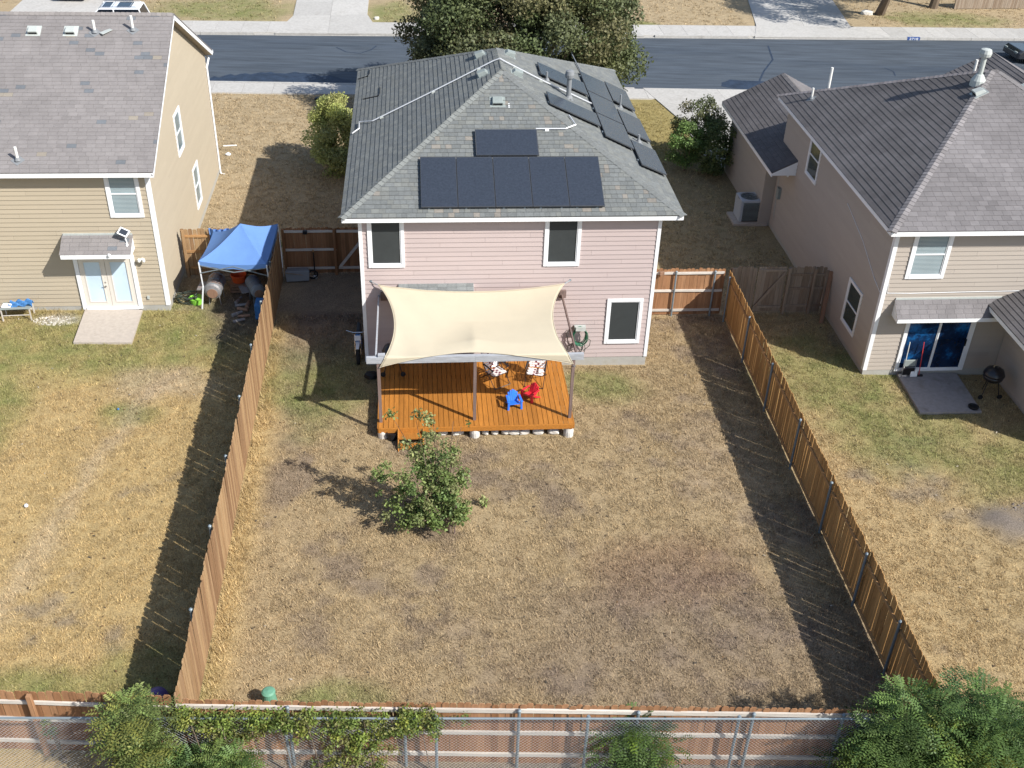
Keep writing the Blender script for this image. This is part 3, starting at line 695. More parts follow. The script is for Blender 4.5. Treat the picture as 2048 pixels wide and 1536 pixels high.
        for a, b in ((.2, 0), (.8, 0), (.2, 1), (.8, 1)):
            s = (P[0]*(1-a)+P[1]*a) if b == 0 else (P[3]*(1-a)+P[2]*a); s = s+(c-s)*.04
            mb.box(s.x-.03, s.x+.03, s.y-.03, s.y+.03, s.z-.01, s.z+.09)
        mb.build('mount', STEEL, t)
    xs = [.05, 1.15, 2.27, 3.38, 4.49, 5.55]
    lb = ['leftmost', 'second from the left', 'middle', 'second from the right', 'rightmost']
    for k in range(5): panel(pb, [(xs[k], 29.56), (xs[k+1], 29.56), (xs[k+1], 31.41), (xs[k], 31.41)], 'black solar panel, %s of the five upright ones above the eave' % lb[k])
    panel(pb, [(1.76, 31.45), (3.73, 31.45), (3.73, 32.46), (1.76, 32.46)], 'single black solar panel lying sideways above the row of five')
    R = [([(5.98, 37.38), (5.98, 39.5), (6.98, 39.7), (6.98, 37.5)], 'grey sheen solar panel topmost in the long middle column of the side slope'),
         ([(5.98, 35.14), (5.98, 37.33), (6.98, 37.45), (6.98, 35.3)], 'solar panel at the centre of the long column on the side slope'),
         ([(5.98, 33.0), (5.98, 35.09), (6.98, 35.25), (6.98, 33.08)], 'solar panel lowest in the long middle column of the side slope'),
         ([(4.18, 36.4), (4.18, 37.72), (5.95, 38.1), (5.95, 36.75)], 'solar panel beside the ridge conduit, behind the tall flue'),
         ([(4.18, 33.5), (4.18, 34.66), (5.95, 34.98), (5.95, 33.76)], 'solar panel in front of the tall flue, nearest the hip'),
         ([(7.02, 37.8), (7.02, 39.9), (7.9, 40.05), (7.9, 37.85)], 'solar panel by the gutter edge farthest towards the street'),
         ([(7.02, 34.72), (7.02, 36.92), (7.9, 37.05), (7.9, 34.84)], 'solar panel by the gutter edge between two short vent pipes'),
         ([(7.0, 31.85), (7.0, 34.0), (7.9, 34.12), (7.9, 32.03)], 'solar panel nearest the corner of the eave on the side slope')]
    for q, l in R: panel(pr, q, l)
house_center()

# ---- tan gable house
def tint_left(p, pl):
    n = float(vnoise(np.array([p.x*1.2]), np.array([p.y*3.5]), 8)[0]); k = random.uniform(.955, 1.045)*(.90+.2*float(fbm(np.array([p.x*.5]), np.array([p.y*.8]), 33)[0]))
    if (n > .88 and random.random() < .6) or random.random() < .012: return (k*.68, k*.78, k*.88)
    if random.random() < .012: return (k*1.2, k*1.14, k*.98)
    return (k, k*.99, k)
def awning(H, x0, x1, yw, yfr, zw, zf, shm, tint, th=.15):
    pl = Plane((x0, yfr, zf), (x1, yfr, zf), [(x0, yfr, zf), (x1, yfr, zf), (x1, yw-.025, zw), (x0, yw-.025, zw)])
    mb = MB(); L = x1-x0
    mb.hexa([V((x0, yfr, zf-th)), V((x1, yfr, zf-th)), V((x1, yw-.025, zf-th+.02)), V((x0, yw-.025, zf-th+.02)), V((x0, yfr, zf-.006)), V((x1, yfr, zf-.006)), V((x1, yw-.025, zw-.006)), V((x0, yw-.025, zw-.006))])
    aw = mb.build('door_awning', FASC, H); t = MB(); H_ = pl.uv; vm = max(b for a, b in pl.uv); r = 0; e = .16
    while r*e < vm-.02:
        a = -random.uniform(0, .3); v0 = r*e
        while a < L:
            c = clip([(a+.003, v0), (a+.297, v0), (a+.297, v0+e+.01), (a+.003, v0+e+.01)], [(-.03, -.03), (L+.03, -.03), (L+.03, vm), (-.03, vm)])
            if len(c) == 4: t.add([pl.p(p, q, .0) for p, q in c]+[pl.p(p, q, .016-.06*(q-v0)) for p, q in c], [(4, 5, 6, 7), (0, 1, 5, 4), (1, 2, 6, 5), (3, 0, 4, 7)], tint(pl.p(a, v0), pl))
            a += .3
        r += 1
    t.build('shingles', shm, aw, stuff=True)
    MB().box(x0, x1, yw-.06, yw-.018, zw-.01, zw+.05).build('flashing', VENTL, aw)
    return aw
def house_left():
    X1, Y0, Y1 = -8.6, 33.07, 44.9; X0 = -24.
    H = thing('house', 'tan gable house with wide brown grey roof and white french doors', 'house', (-14, 39, .2))
    yr, zr, E = 39.0, 8.66, 5.47; xe = -8.32; ye0, ye1 = 32.7, 45.3
    prof = [(Y0, .1), (Y1, .1), (Y1, 5.55), (yr, zr-.22), (Y0, 5.55)]
    mb = MB(); n = 5; mb.add([(X1-.01, y, z) for y, z in prof]+[(X0, y, z) for y, z in prof], [tuple(range(n)), tuple(range(2*n-1, n-1, -1))]+[(i, n+i, n+(i+1) % n, (i+1) % n) for i in range(n)])
    mb.build('wall', TAN, H)
    MB().box(X0, X1+.012, Y0-.014, Y1, -.3, .50).build('foundation', FOUND, H)
    fb = Fr((0, Y0, 0), (1, 0, 0), (0, -1, 0)); fg = Fr((X1, 0, 0), (0, 1, 0), (1, 0, 0))
    ops = [(-9.97, -8.9, 3.78, 5.42), (-11.46, -9.48, .38, 2.42)]
    siding(H, fb, -15.6, X1-.06, .50, 5.45, TAN, ops, joint=6.5)
    w2 = [(37.68, 38.8, 3.92, 5.46), (39.5, 40.56, 1.02, 2.66)]
    siding(H, fg, Y0+.05, Y1-.02, .50, 8.4, TAN, w2, poly=[(Y0+.05, .45), (Y1, .45), (Y1, 5.55), (yr, zr-.22), (Y0+.05, 5.55)], joint=5.5)
    MB().box(X1-.10, X1+.028, Y0-.036, Y0+.02, .48, 5.45).build('corner_trim', WHITE, H); MB().box(X1-.02, X1+.034, Y0+.022, Y0+.11, .48, 5.45).build('corner_trim', WHITE, H)
    window(H, fb, *ops[0], GLASSB, .11, split=True, blinds=True)
    for o in w2: window(H, fg, *o, GLASSB, .09, split=True)
    # french doors
    mb = MB(); a0, a1, z0, z1 = ops[1]
    fb.box(mb, a0, a0+.13, z0, z1, 0, .07); fb.box(mb, a1-.13, a1, z0, z1, 0, .07); fb.box(mb, a0+.13, a1-.13, z1-.1, z1, 0, .07); fb.box(mb, a0+.132, a1-.132, z0, z0+.09, 0, .10)
    fd = mb.build('door_frame', WHITE, H); mid = (a0+a1)/2
    for p, q, hx in ((a0+.14, mid-.006, 0), (mid+.006, a1-.14, 1)):
        mb = MB(); c0, c1 = z0+.095, z1-.105
        fb.box(mb, p, p+.16, c0, c1, .004, .045); fb.box(mb, q-.16, q, c0, c1, .004, .045); fb.box(mb, p+.16, q-.16, c0, c0+.2, .004, .043); fb.box(mb, p+.16, q-.16, c1-.14, c1, .004, .043)
        fb.box(mb, p+.13, p+.165, c0+.17, c1-.12, .044, .056); fb.box(mb, q-.165, q-.13, c0+.17, c1-.12, .044, .056); fb.box(mb, p+.165, q-.165, c0+.17, c0+.205, .043, .056); fb.box(mb, p+.165, q-.165, c1-.145, c1-.115, .043, .056)
        d = mb.build('door', CREAMDOOR, H); mb = MB(); fb.box(mb, p+.16, q-.16, c0+.2, c1-.14, .004, .03); mb.build('pane', GLASSW, d)
        if hx == 0:
            mb = MB(); x = q-.07
            mb.cyl((x, Y0-.045, 1.28), (x, Y0-.10, 1.28), .03); mb.cyl((x, Y0-.045, 1.42), (x, Y0-.07, 1.42), .025); mb.beam((x, Y0-.09, 1.28), (x-.1, Y0-.09, 1.28), .02, .02); mb.build('handle', CHROME, d)
    aw = awning(H, -11.6, -9.40, Y0, 32.35, 3.17, 2.78, SHL, tint_left)
    # wall lamp, camera, outlet, solar panel on the awning
    mb = MB(); mb.cyl((-9.22, Y0-.02, 2.25), (-9.22, Y0-.12, 2.28), .05, .05); mb.lathe([(.03, 0), (.055, .05), (.05, .12), (.02, .14)], 10, (-9.3, Y0-.16, 2.2)); mb.lathe([(.03, 0), (.055, .05), (.05, .12), (.02, .14)], 10, (-9.15, Y0-.16, 2.2)); mb.build('wall_lamp', PVCW, H)
    mb = MB(); mb.lathe([(.02, 0), (.05, .02), (.055, .06), (.03, .1)], 10, (-10.05, 32.33, 2.72)); mb.build('security_camera', WHITE, H)
    mb = MB(); mb.box(-9.28, -9.2, Y0-.06, Y0-.02, .74, .86); mb.build('outlet_box', VENTL, H)
    # roof
    P = [V((X0, ye0, E)), V((xe, ye0, E)), V((xe, yr, zr)), V((X0, yr, zr))]; Q = [V((xe, ye1, E)), V((X0, ye1, E)), V((X0, yr, zr)), V((xe, yr, zr))]
    pb = Plane(P[0], P[1], P); pf = Plane(Q[0], Q[1], Q)
    pv = Plane(V((-14.5, ye0, E)), P[1], [V((-14.5, ye0, E)), P[1], P[2], V((-14.5, yr, zr))]); ph = Plane(P[0], V((-14.5, ye0, E)), [P[0], V((-14.5, ye0, E)), V((-14.5, yr, zr)), P[3]])
    rf = roof(H, [pv, pf], SHL, tint_left, (.30,), exp=.168, lift=.009)
    mb = MB(); n = 4; mb.add([p-ph.n*.05 for p in ph.pts]+[p+ph.n*.006 for p in ph.pts], [(3, 2, 1, 0), (4, 5, 6, 7)], (1, 1, 1)); mb.build('roof_slope', SHL, rf)
    caps(rf, (-14.5, yr, zr), (xe, yr, zr), SHL, pb.n, pf.n, (1.1, 1.08, 1.06))
    fascia(H, [(-16, ye0+.02, E-.03), (xe, ye0+.02, E-.03)], FASC, .14)
    mb = MB()
    for a, b in (((xe-.02, ye0, E), (xe-.02, yr, zr)), ((xe-.02, yr, zr), (xe-.02, ye1, E))):
        a, b = V(a)-V((0, 0, .12)), V(b)-V((0, 0, .12)); mb.beam(a, b, .03, .17)
    mb.build('rake_board', FASC, H)
    mb = MB()
    for (ya, za, yb_, zb) in ((ye0+.05, E-.17, yr, zr-.2), (yr, zr-.2, ye1-.05, E-.17)):
        mb.hexa([(X1-.02, ya, za-.02), (xe-.035, ya, za-.02), (xe-.035, yb_, zb-.02), (X1-.02, yb_, zb-.02), (X1-.02, ya, za), (xe-.035, ya, za), (xe-.035, yb_, zb), (X1-.02, yb_, zb)])
    mb.box(-16, xe-.05, ye0+.05, Y0+.02, E-.18, E-.16); mb.build('soffit', TAN, H)
    mb = MB(); mb.tube([(X1-.1, ye1+.05, E-.1), (X1+.10, ye1-.1, E-.3), (X1+.06, Y1-.12, E-.55), (X1+.06, Y1-.12, .35), (X1+.12, Y1-.12, .25), (X1+.3, Y1-.1, .22)], .045, 6); mb.build('downspout', WHITE, H)
    mb = MB(); mb.box(xe-1.4, xe+.0, ye1, ye1+.12, E-.14, E-.02); mb.build('gutter', WHITE, H)
    for x, y in ((-12.87, 38.2), (-11.65, 38.2)): box_vent(rf, pb, x, y, VENTL, .34, .13)
    for x, y, h in ((-10.85, 38.15, .42), (-9.6, 38.25, .5), (-12.5, 33.15, .45)): stack_pipe(rf, pb.at(x, y), pb.n, h, .045, PVCW)
    c = pb.at(-10.5, 38.15, .03); mb = MB(); mb.beam(c-V((.12, .12, .02)), c+V((.16, .14, .06)), .22, .015); mb.build('loose_shingle', VENTL, rf)
    t = thing('solar_light', 'small white framed solar light panel standing on the door awning', 'solar light', (-9.55, 32.75, 3.0))
    c = V((-9.6, 32.82, 3.35)); e1 = V((.85, -.35, -.1)).normalized(); n = V((.2, -.55, .8)).normalized(); e1 = (e1-n*e1.dot(n)).normalized(); e2 = n.cross(e1)
    def pq(w, h, d0, d1): return [c+e1*a*w+e2*b*h+n*d for d in (d0, d1) for a, b in ((-1, -1), (1, -1), (1, 1), (-1, 1))]
    MB().hexa(pq(.17, .135, 0, .02)).build('frame', WHITE, t); MB().hexa(pq(.125, .095, .015, .024)).build('cell', PV, t)
    mb = MB(); mb.cyl(c-n*.0, V((-9.52, 32.72, 2.96)), .015, .02, 8); mb.lathe([(.05, 0), (.05, .03), (.03, .09)], 10, (-9.52, 32.66, 2.94)); mb.build('stand', WHITE, t)
house_left()

# ---- beige hip house
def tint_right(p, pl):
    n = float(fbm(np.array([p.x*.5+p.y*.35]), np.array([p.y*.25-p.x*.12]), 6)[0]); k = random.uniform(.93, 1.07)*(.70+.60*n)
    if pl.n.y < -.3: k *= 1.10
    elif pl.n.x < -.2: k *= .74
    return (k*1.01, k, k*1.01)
def house_right():
    X0, Y0 = 14.58, 29.02
    H = thing('house', 'beige two storey hip roof house with a glass sliding door', 'house', (19, 35, -.3))
    MB().box(X0, 24.4, Y0, 40.3, -.6, 5.1).build('wall', TAN2, H)
    MB().box(X0-.012, 24.4, Y0-.014, 40.3, -.9, -.07).build('foundation', FOUND, H)
    fb = Fr((0, Y0, 0), (1, 0, 0), (0, -1, 0)); fl = Fr((X0, 0, 0), (0, 1, 0), (-1, 0, 0))
    ops = [(15.16, 16.42, 3.36, 5.05), (15.62, 17.98, -.12, 2.0)]
    siding(H, fb, X0+.05, 20.6, -.07, 5.06, TAN2, ops, joint=4.9)
    w2 = [(30.27, 31.5, .42, 2.08), (36.12, 37.36, 3.38, 5.02)]
    siding(H, fl, Y0+.02, 40.3, -.07, 5.06, TAN2, w2, joint=5.2)
    MB().box(X0-.034, X0+.10, Y0-.038, Y0+.02, -.07, 5.05).build('corner_trim', WHITE, H); MB().box(X0-.036, X0+.01, Y0+.022, Y0+.11, -.07, 5.05).build('corner_trim', WHITE, H)
    window(H, fb, *ops[0], GLASSB, .12, split=True, blinds=True)
    for o in w2: window(H, fl, *o, GLASSG, .09, split=True)
    # sliding door
    mb = MB(); a0, a1, z0, z1 = ops[1]
    fb.box(mb, a0, a0+.11, z0, z1, 0, .06); fb.box(mb, a1-.13, a1, z0, z1, 0, .06); fb.box(mb, a0+.11, a1-.13, z1-.09, z1, 0, .06); fb.box(mb, a0+.112, a1-.132, z0, z0+.06, 0, .07)
    mb.build('door_frame', WHITE, H); mid = 16.80
    for p, q, d0 in ((a0+.11, mid, .012), (mid, a1-.13, .03)):
        mb = MB(); c0, c1 = z0+.06, z1-.09; s = .05
        fb.box(mb, p, p+.035, c0, c1, .002, d0+.022); fb.box(mb, q-.035, q, c0, c1, .002, d0+.022); fb.box(mb, p+.035, q-.035, c0, c0+s, .002, d0+.02); fb.box(mb, p+.035, q-.035, c1-s, c1, .002, d0+.02)
        d = mb.build('sliding_door', WHITE, H); mb = MB(); fb.box(mb, p+.035, q-.035, c0+s, c1-s, .002, d0); mb.build('pane', GLASSD, d)
    mb = MB(); mb.box(a1-.2, a1-.17, Y0-.1, Y0-.05, .85, 1.1); mb.build('handle', BLACKP, d)
    awning(H, 15.05, 18.6, Y0, 28.5, 2.62, 2.16, SHR, tint_right, .14)
    # low wing that juts out to the back
    xw = 19.10; MB().box(xw, 24.4, 24.75, Y0-.03, -.9, 2.75).build('wing_wall', TAN2, H)
    fw = Fr((xw, 0, 0), (0, 1, 0), (-1, 0, 0)); siding(H, fw, 24.75, Y0-.04, -.2, 2.70, TAN2, joint=9)
    # main roof: a pyramid hip
    E = 5.19; xl, xr, yb, yf_ = 14.18, 24.9, 28.6, 40.75; A = V((19.55, 35.15, 8.02)); A2 = V((19.75, 35.15, 8.02))
    BL, BR, FL, FR = V((xl, yb, E)), V((xr, yb, E)), V((xl, yf_, E)), V((xr, yf_, E))
    pb = Plane(BL, BR, [BL, BR, A2, A]); pl = Plane(FL, BL, [FL, BL, A]); pr = Plane(BR, FR, [BR, FR, A2]); pf = Plane(FR, FL, [FR, FL, A, A2])
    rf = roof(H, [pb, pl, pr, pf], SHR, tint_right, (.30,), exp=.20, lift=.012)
    caps(rf, BL, A, SHR, pb.n, pl.n, (1.35, 1.33, 1.33)); caps(rf, FL, A, SHR, pl.n, pf.n, (1.3, 1.25, 1.25)); caps(rf, BR, A2, SHR, pb.n, pr.n, (1.2, 1.2, 1.2))
    i = .02; MB().box(xl+.05, xr-.05, yb+.05, yf_-.05, 5.065, 5.08).build('soffit', WHITE, H)
    fascia(H, [(xl+i, yb+i, E-.025), (xr-i, yb+i, E-.025)], FASC, .14); fascia(H, [(xl+i, yb+.04, E-.025), (xl+i, yf_-.04, E-.025)], FASC, .13); fascia(H, [(xl+i, yf_-i, E-.025), (xr, yf_-i, E-.025)], FASC, .13)
    stack_pipe(rf, pl.at(18.95, 34.75), pl.n, .95, .085, VENTL, True, .19); mb = MB(); mb.lathe([(.26, -.1), (.24, .1), (.13, .28), (.10, .3)], 14, pl.at(18.95, 34.75)); mb.build('flashing', VENTL, rf)
    box_vent(rf, pl, 18.72, 34.05, VENTL, .34, .15); stack_pipe(rf, pl.at(14.95, 39.15), pl.n, .42, .04, PVCW); box_vent(rf, pr, 20.6, 34.6, VENTL, .3, .12)
    stack_pipe(rf, pf.at(15.75, 39.7), pf.n, .9, .05, PVCW)
    # wing roofs: back wing, front wing, garage
    q = [V((18.1, 24.6, 2.46)), V((18.1, Y0-.03, 2.46)), V((24.4, Y0-.03, 5.0)), V((24.4, 24.6, 5.0))]
    pw = Plane(q[0], q[1], q); roof(H, [pw], SHR, tint_right, (.30,), exp=.17, lift=.014, singles=0)
    fascia(H, [(18.12, 24.6, 2.43), (18.12, Y0-.04, 2.43)], FASC, .13); MB().box(18.14, 19.12, 24.62, Y0-.03, 2.31, 2.33).build('soffit', WHITE, H)
    # front wing with its ridge running to the street
    xr_, zr, ye = 22.25, 7.05, 40.3
    f1 = [V((18.6, ye, 5.21)), V((18.6, 36.0, 5.21)), V((xr_, 36.0, zr)), V((xr_, ye, zr))]; f2 = [V((26, 36, 5.2)), V((26, ye, 5.2)), V((xr_, ye, zr)), V((xr_, 36.0, zr))]
    p1 = Plane(f1[0], f1[1], f1); p2 = Plane(f2[0], f2[1], f2); rw = roof(H, [p1, p2], SHR, tint_right, (.30,), exp=.17, lift=.014, singles=0)
    for x, y, h in ((19.4, 38.9, .75), (20.9, 38.8, .85)): stack_pipe(rw, p1.at(x, y), p1.n, h, .05, PVCW)
    MB().box(18.9, 24.4, 39.5, 40.2, -.8, 5.0).build('front_wing_wall', TAN2, H)
    gx, gz, gy0, gy1 = 16.2, 4.26, 38.3, 46.3
    g1 = [V((13.6, gy1, 2.96)), V((13.6, gy0, 2.96)), V((gx, gy0, gz)), V((gx, gy1, gz))]; g2 = [V((18.8, gy0, 2.96)), V((18.8, gy1, 2.96)), V((gx, gy1, gz)), V((gx, gy0, gz))]
    p3 = Plane(g1[0], g1[1], [g1[0], g1[1], V((14.56, gy0, 3.44)), V((14.56, 40.78, 3.44)), V((gx, 40.78, gz)), g1[3]]) if 0 else Plane(g1[0], g1[1], g1); p4 = Plane(g2[0], g2[1], g2)
    rg = roof(H, [p3, p4], SHR, tint_right, (.30,), exp=.20, lift=.012, singles=0)
    caps(rg, (gx, 40.8, gz), (gx, gy1, gz), SHR, p3.n, p4.n, (1.2, 1.2, 1.2)); fascia(H, [(13.62, gy0, 2.93), (13.62, gy1, 2.93)], FASC, .14)
    mb = MB(); mb.add([(13.62, gy0-.01, 2.86), (14.57, gy0-.01, 2.86), (14.57, gy0-.01, 3.40), (13.62, gy0-.01, 2.93), (13.62, gy0+.02, 2.86), (14.57, gy0+.02, 2.86), (14.57, gy0+.02, 3.40), (13.62, gy0+.02, 2.93)], [(0, 1, 2, 3), (7, 6, 5, 4), (0, 4, 5, 1), (1, 5, 6, 2), (2, 6, 7, 3), (3, 7, 4, 0)]); mb.box(13.65, 14.6, gy0, gy1, 2.84, 2.86); mb.build('soffit', FASC, H)
    MB().box(14.1, 18.4, 40.32, 46.0, -.8, 2.9).build('garage_wall', TAN2, H)
    fg = Fr((14.1, 0, 0), (0, 1, 0), (-1, 0, 0)); siding(H, fg, 40.34, 46.0, -.2, 2.84, TAN2, joint=9, exp=.156)
    mb = MB(); mb.cyl((X0, 39.1, 2.55), (X0-.05, 39.1, 2.55), .12, .1, 14); mb.build('wall_vent', WHITE, H)
    mb = MB(); mb.tube([(X0-.03, 40.1, 2.6), (X0-.05, 39.9, 1.4), (X0-.05, 39.8, .3)], .012, 5); mb.build('cable', VENTL, H)
    mb = MB(); mb.box(X0-.14, X0-.02, 39.5, 39.75, 1.3, 1.75); mb.build('meter_box', VENTM, H)
    mb = MB(); mb.tube([(14.7, Y0-.03, 3.2), (14.72, Y0-.03, 2.85), (15.5, Y0-.03, 2.83), (17, Y0-.03, 2.85), (19.5, Y0-.03, 2.87)], .011, 5); mb.build('cable', WHITE, H)
    mb = MB(); mb.tube([(X0-.03, 33.0, 4.1), (X0-.03, 31.2, 3.6), (X0-.03, 29.7, 2.95), (X0-.04, 29.05, 2.8)], .009, 5); mb.build('cable', WHITE, H)
house_right()

# ------------------------------------------------------------------ fences
def picket_mesh(h, w, m, t=.016, ear=.03):
    mb = MB(); pl = [(-w/2, 0), (w/2, 0), (w/2, h-ear), (w/2-ear, h), (-w/2+ear, h), (-w/2, h-ear)]; n = 6
    mb.add([(x, -t/2, z) for x, z in pl]+[(x, t/2, z) for x, z in pl], [tuple(range(n)), tuple(range(2*n-1, n-1, -1))]+[(i, n+i, n+(i+1) % n, (i+1) % n) for i in range(n)])
    me = mb.mesh('picket'); me.materials.append(m); return me
def fence(label, a, b, h, pm, rails, rm, posts, post_kind, side, w=.138, gaps=(.002, .009), top=0., group=None, postm=None, skip=(), railw=(.085, .04), lean=0):
    """picket run from a to b (xy); rails and posts stand on the `side` (+1 = to the left of a->b)"""
    a, b = V(a), V(b); d = (b-a); L = d.length; d.normalize(); nrm = V((-d.y, d.x))*side; ang = math.atan2(d.y, d.x)
    T = thing('fence', label, 'fence', ((a.x+b.x)/2, (a.y+b.y)/2, G((a.x+b.x)/2)), group=group); o = wloc(T)
    hs = [picket_mesh(h*k, ww, pm) for k in (.988, 1, 1.008) for ww in (w, w*.985)]
    s = w/2
    while s < L:
        if not any(p < s < q for p, q in skip):
            p = a+d*s; ob = link('picket', random.choice(hs), T, (p.x-o.x, p.y-o.y, G(p.x)+.03-o.z+random.uniform(-.013, .013)), ang)
            ob.rotation_euler.x = random.gauss(0, .006)+lean; ob.rotation_euler.y = random.gauss(0, .004)
        s += w+random.uniform(*gaps)+(random.uniform(.004, .012) if random.random() < .07 else 0)
    cut = sorted(set([0, L]+[q for q in posts if 0 < q < L]))
    for zr in rails:
        for p, q in zip(cut[:-1], cut[1:]):
            if any(p < (p+q)/2 < q and u < (p+q)/2 < v for u, v in skip): continue
            A = a+d*(p+.004)+nrm*(.010+railw[1]/2); B = a+d*(q-.004)+nrm*(.010+railw[1]/2)
            MB().beam((A.x, A.y, G(A.x)+zr+random.uniform(-.01, .01)), (B.x, B.y, G(B.x)+zr+random.uniform(-.01, .01)), railw[1], railw[0]).build('rail', rm, T)
    for q in posts:
        c = a+d*q+nrm*(.012+railw[1]+(.035 if post_kind == 'steel' else .05)); z = G(c.x)
        if post_kind == 'steel':
            mb = MB(); mb.cyl((c.x, c.y, z-.1), (c.x, c.y, z+h-.06+top), .034, .034, 10); mb.lathe([(.034, 0), (.045, .01), (.045, .03), (.02, .06)], 10, (c.x, c.y, z+h-.07+top)); mb.build('post', STEEL, T)
        else:
            mb = MB(); mb.beam((c.x, c.y, z-.1), (c.x, c.y, z+h+.02+top), .09, .09, (d.x, d.y, 0)); mb.build('post', postm or pm, T)
    return T
# long side fences
fence('long sunlit brown picket fence beside the dark shadow strip, posts behind it', (-5.02, 14.75), (-5.0, 35.5), 1.83, CEDAR, (.3, 1.0, 1.62), RAILB, [2.4, 5.1, 7.8, 10.5, 13.2, 15.8, 18.5], 'steel', 1, top=.02)
fence('long amber picket fence in shade with steel posts facing the middle yard', (10.62, 14.15), (10.78, 32.8), 1.83, CEDARY, (.16, 1.48), RAILB, [2.2, 4.4, 7.1, 9.9, 12.8, 15.6, 18.3], 'steel', 1, gaps=(.003, .013), top=-.02)
# back fence
yb = lambda x: 14.53-.055*(x+2.6)
fence('long back fence of brown pickets with three pale rails and steel posts', (-5.0, yb(-5)), (13.6, yb(13.6)), 1.83, CEDARB, (.33, 1.02, 1.70), RAIL, [2.2, 4.5, 6.8, 9.2, 11.55, 13.4, 15.9, 17.9], 'steel', -1, gaps=(.001, .005), railw=(.095, .045))
fence('short back fence with wooden posts left of the small tree at the corner', (-9.4, yb(-9)+.25), (-5.1, yb(-5)+.12), 1.80, CEDARB, (.33, 1.02, 1.52), RAIL, [1.55, 3.1], 'wood', -1, gaps=(.001, .004), w=.15)
# cross fences
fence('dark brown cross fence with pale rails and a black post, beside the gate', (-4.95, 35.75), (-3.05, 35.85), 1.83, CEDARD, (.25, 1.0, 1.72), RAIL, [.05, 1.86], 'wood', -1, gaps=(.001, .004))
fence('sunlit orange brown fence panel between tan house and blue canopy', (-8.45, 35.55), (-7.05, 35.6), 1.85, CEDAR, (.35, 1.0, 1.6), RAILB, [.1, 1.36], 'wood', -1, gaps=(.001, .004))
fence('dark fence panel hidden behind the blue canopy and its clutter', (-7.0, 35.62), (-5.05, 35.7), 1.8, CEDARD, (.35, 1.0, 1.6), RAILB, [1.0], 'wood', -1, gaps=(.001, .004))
fence('brown cross fence half in sun with pale rails between pink house and long fence', (7.42, 32.85), (10.62, 32.95), 1.83, CEDARB, (.22, 1.0, 1.70), RAIL, [1.45, 2.85], 'steel', -1, gaps=(.001, .005))
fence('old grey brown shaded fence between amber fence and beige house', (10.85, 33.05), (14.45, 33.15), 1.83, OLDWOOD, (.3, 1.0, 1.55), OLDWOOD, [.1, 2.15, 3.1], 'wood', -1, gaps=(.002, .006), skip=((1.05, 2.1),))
def gate(label, x0, x1, y0, y1, pm, rm):
    T = thing('gate', label, 'gate', ((x0+x1)/2, (y0+y1)/2, G(x0))); o = wloc(T); me = picket_mesh(1.80, .138, pm); n = int((x1-x0)/.142)
    for i in range(n):
        t = (i+.5)/n; x = x0+(x1-x0)*t; y = y0+(y1-y0)*t; link('picket', me, T, (x-o.x, y-o.y, G(x)+.05-o.z))
    for z in (.25, 1.72): MB().beam((x0, y0-.035, G(x0)+z), (x1, y1-.035, G(x1)+z), .04, .09).build('rail', rm, T)
    MB().beam((x0+.06, y0-.075, G(x0)+.3), (x1-.04, y1-.075, G(x1)+1.66), .035, .1).build('brace', rm, T)
    return T
gate('brown picket gate with one pale diagonal brace against the pink house', -3.0, -1.86, 35.86, 35.9, CEDARD, RAIL)
gate('old grey picket gate with diagonal brace in the shade', 11.9, 12.93, 33.1, 33.13, OLDWOOD, OLDWOOD)

def chain_link():
    yl = lambda x: 14.06-.04*x
    T = thing('chain_link_fence', 'grey chain link fence along the bottom in front of the back fence', 'fence', (2, 14, G(2)))
    h = 1.80; x0, x1 = -9.5, 14.5; P = lambda x, z: V((x, yl(x), G(x)+z))
    MB().cyl(P(x0, h), P(x1, h), .024, .024, 8).build('top_rail', STEEL, T)
    for x in (-8.9, -5.9, -2.85, .12, 3.15, 6.2, 9.2, 12.2):
        mb = MB(); mb.cyl(P(x, -.1)+V((0, .04, 0)), P(x, h)+V((0, .04, 0)), .032, .032, 8); mb.lathe([(.032, 0), (.045, .01), (.03, .05)], 8, P(x, h)+V((0, .04, -.01))); mb.build('post', STEEL, T)
    vs = []; fs = []; r = .0046; st = .084
    x = x0-h
    def wire(a, b, dy, r=.0046):
        n = len(vs)
        for p in (a, b):
            vs.extend([(p.x-r, p.y+dy, p.z), (p.x+r, p.y+dy, p.z), (p.x, p.y+dy-r*1.7, p.z+r)])
        fs.extend([(n, n+1, n+4, n+3), (n+1, n+2, n+5, n+4), (n+2, n, n+3, n+5)])
    while x < x1:
        a, b = max(x, x0), min(x+h, x1)
        if b > a: wire(P(a, a-x), P(b, b-x), 0)
        if b > a: wire(P(a, h-(a-x)), P(b, h-(b-x)), -.006, .0026)
        x += st
    mb = MB(); mb.v = vs; mb.f = fs; mb.c = [None]*len(fs); mb.build('wire_mesh', WIREM, T, stuff=True)
chain_link()

